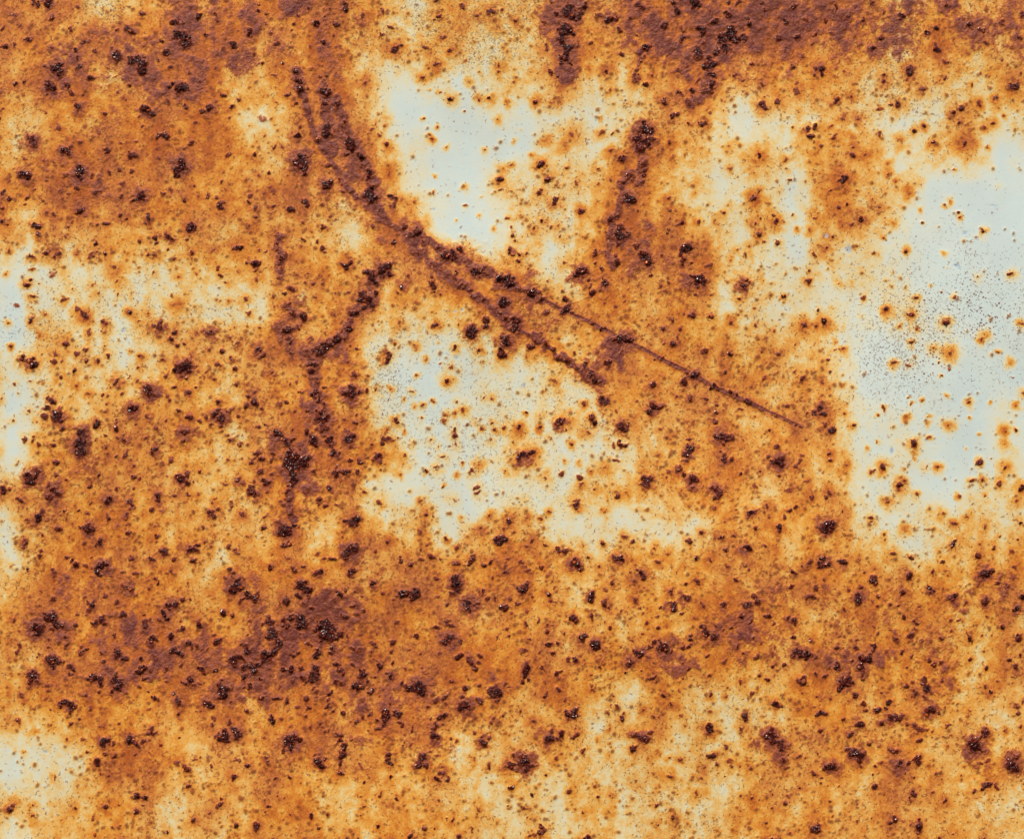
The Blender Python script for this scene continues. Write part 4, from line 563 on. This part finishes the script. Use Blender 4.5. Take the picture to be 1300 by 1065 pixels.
# the bead's far half is sunk in the sheet: keep only faces that can be seen (local -Y is out of the sheet)
cen = IV[IF].mean(1)
IF = IF[cen[:, 1] < 0.30]
used = np.unique(IF); remap = np.full(len(IV), -1); remap[used] = np.arange(len(used))
IV = IV[used]; IF = remap[IF].astype(np.int32)
VAR = [IV * (1 + sr.uniform(-0.38, 0.30, (len(IV), 1))).astype(np.float32) for _ in range(10)]

def lookup(a, x, y):
    i = np.clip(np.searchsorted(XA, x), 0, NX - 1); j = np.clip(np.searchsorted(YA, y), 0, NY - 1)
    return a[j, i]
def jitter(step, jit):
    gx = np.arange(XA[0], XA[-1], step); gy = np.arange(YA[0], YA[-1], step)
    a, b = np.meshgrid(gx, gy)
    a = a + sr.uniform(-jit, jit, a.shape); b = b + sr.uniform(-jit, jit, b.shape)
    return a.ravel(), b.ravel()
# clusters of overlapping pits
par = list(range(NP_))
def find(i):
    while par[i] != i:
        par[i] = par[par[i]]; i = par[i]
    return i
P = np.array(pits)
for i in range(NP_):
    near = np.nonzero(np.hypot(P[:, 0] - P[i, 0], P[:, 1] - P[i, 1]) < (P[:, 2] + P[i, 2]) * 0.86)[0]
    for j in near:
        if j > i: par[find(int(j))] = find(i)
clus = np.array([find(i) for i in range(NP_)])

gx, gy = jitter(2.5, 1.0)
ow = lookup(owner, gx, gy); cv = lookup(cf, gx, gy); dk = lookup(dark, gx, gy)
ok = (ow >= 0) & (cv > 0.18) & (sr.uniform(0, 1, gx.shape) < np.clip((dk - 4.2) / 4.0, 0.08, 1) * np.clip(0.22 + cv * 1.5, 0, .9))
ok &= (gx > -220) & (gx < W + 220) & (gy > -200) & (gy < H + 200)
gx, gy, ow, cv, dk = gx[ok], gy[ok], ow[ok], cv[ok], dk[ok]
gcl = clus[ow]
# every pit keeps at least one bead
have = set(ow.tolist())
miss = [i for i in range(NP_) if i not in have and P[i, 3] >= 8 and P[i, 2] > 1.5]
gx = np.concatenate([gx, P[miss, 0]]); gy = np.concatenate([gy, P[miss, 1]]); cv = np.concatenate([cv, np.full(len(miss), .3)])
dk = np.concatenate([dk, P[miss, 3]]); gcl = np.concatenate([gcl, clus[miss]])
gr = (0.45 + 1.25 * sr.uniform(0, 1, gx.shape) ** 2.0) * (0.75 + 0.6 * np.clip(cv, 0, 1)) * (0.7 + dk / 30)
tone = np.clip(0.96 - dk / 9 * 0.68 - 0.28 * np.clip(cv - .25, 0, 1) * (dk > 7) + sr.normal(0, 0.20, gx.shape), 0, 0.86)
gfl = np.clip(0.30 + (dk - 4) * 0.075, 0.3, 0.7)
hot = sr.uniform(0, 1, gx.shape) < 0.03
tone[hot] = 1.0

def beads(name, x, y, r, tone, origin, flat=1.0):
    n = len(x); flat = np.broadcast_to(flat, (n,))
    nv, nf = len(IV), len(IF)
    var = np.stack(VAR)[sr.integers(0, 10, n)]
    sc = r[:, None] * sr.uniform(0.7, 1.35, (n, 3))
    sc[:, 1] *= flat
    v = var * sc[:, None, :]
    an = sr.uniform(0, 6.283, n); ca, sa = np.cos(an)[:, None], np.sin(an)[:, None]
    px = v[:, :, 0] * ca - v[:, :, 2] * sa; pz = v[:, :, 0] * sa + v[:, :, 2] * ca
    hz = lookup(height, x, y) + r * 0.10 * flat
    out = np.empty((n, nv, 3), np.float32)
    out[:, :, 0] = (px + x[:, None] - W / 2) * U - origin[0]
    out[:, :, 1] = (v[:, :, 1] - hz[:, None]) * U - origin[1]
    out[:, :, 2] = (H - y[:, None] + pz) * U + 0.30 - origin[2]
    fc = (IF[None] + (np.arange(n) * nv)[:, None, None]).reshape(-1, 3)
    m = mesh_from(name, out.reshape(-1, 3), fc, mat_crust, False)
    add_attr(m, "tone", np.repeat(tone, nv))
    return m
def centre(x, y):
    return (float((x.mean() - W / 2) * U), -0.0004, float((H - y.mean()) * U + 0.30))

uc, cnt = np.unique(gcl, return_counts=True)
inframe = np.array([(0 < P[clus == c, 0].mean() < W) and (0 < P[clus == c, 1].mean() < H) for c in uc])
order = np.argsort(-(cnt * inframe))
big = uc[order[:300]]
by = {int(c): [] for c in big}
for i, c in enumerate(gcl):
    if int(c) in by: by[int(c)].append(i)
for c in big:
    s = np.array(by[int(c)])
    org = centre(gx[s], gy[s])
    child("rust_crust", beads("rust_crust", gx[s], gy[s], gr[s], tone[s], org, gfl[s]), org)
rest = ~np.isin(gcl, big)
o = child("fine_rust_beads", beads("fine_rust_beads", gx[rest], gy[rest], gr[rest], tone[rest], (0, 0, 0), gfl[rest]), (0, 0, 0))
o["kind"] = "stuff"
print("beads", len(gx), "clusters", len(uc), "rest", rest.sum())

# scars: flatter scales along every scraped line
qx, qy = jitter(2.2, 0.9)
so = lookup(scar_owner, qx, qy); sv = lookup(scar, qx, qy)
ok = (so >= 0) & (sv > 0.12) & (lookup(cf, qx, qy) < 0.25) & (sr.uniform(0, 1, qx.shape) < 0.22)
qx, qy, so = qx[ok], qy[ok], so[ok]
for k in range(max(SCAR_OF) + 1):
    s = so == k
    if not s.any(): continue
    n = s.sum()
    org = centre(qx[s], qy[s])
    o = child("rust_scar", beads("rust_scar", qx[s], qy[s], sr.uniform(0.6, 1.45, n), np.clip(sr.normal(0.62, 0.18, n), 0, .86), org, 0.28), org)
    if k == 3: o["label"] = "long thin raised scratch running down to the right"
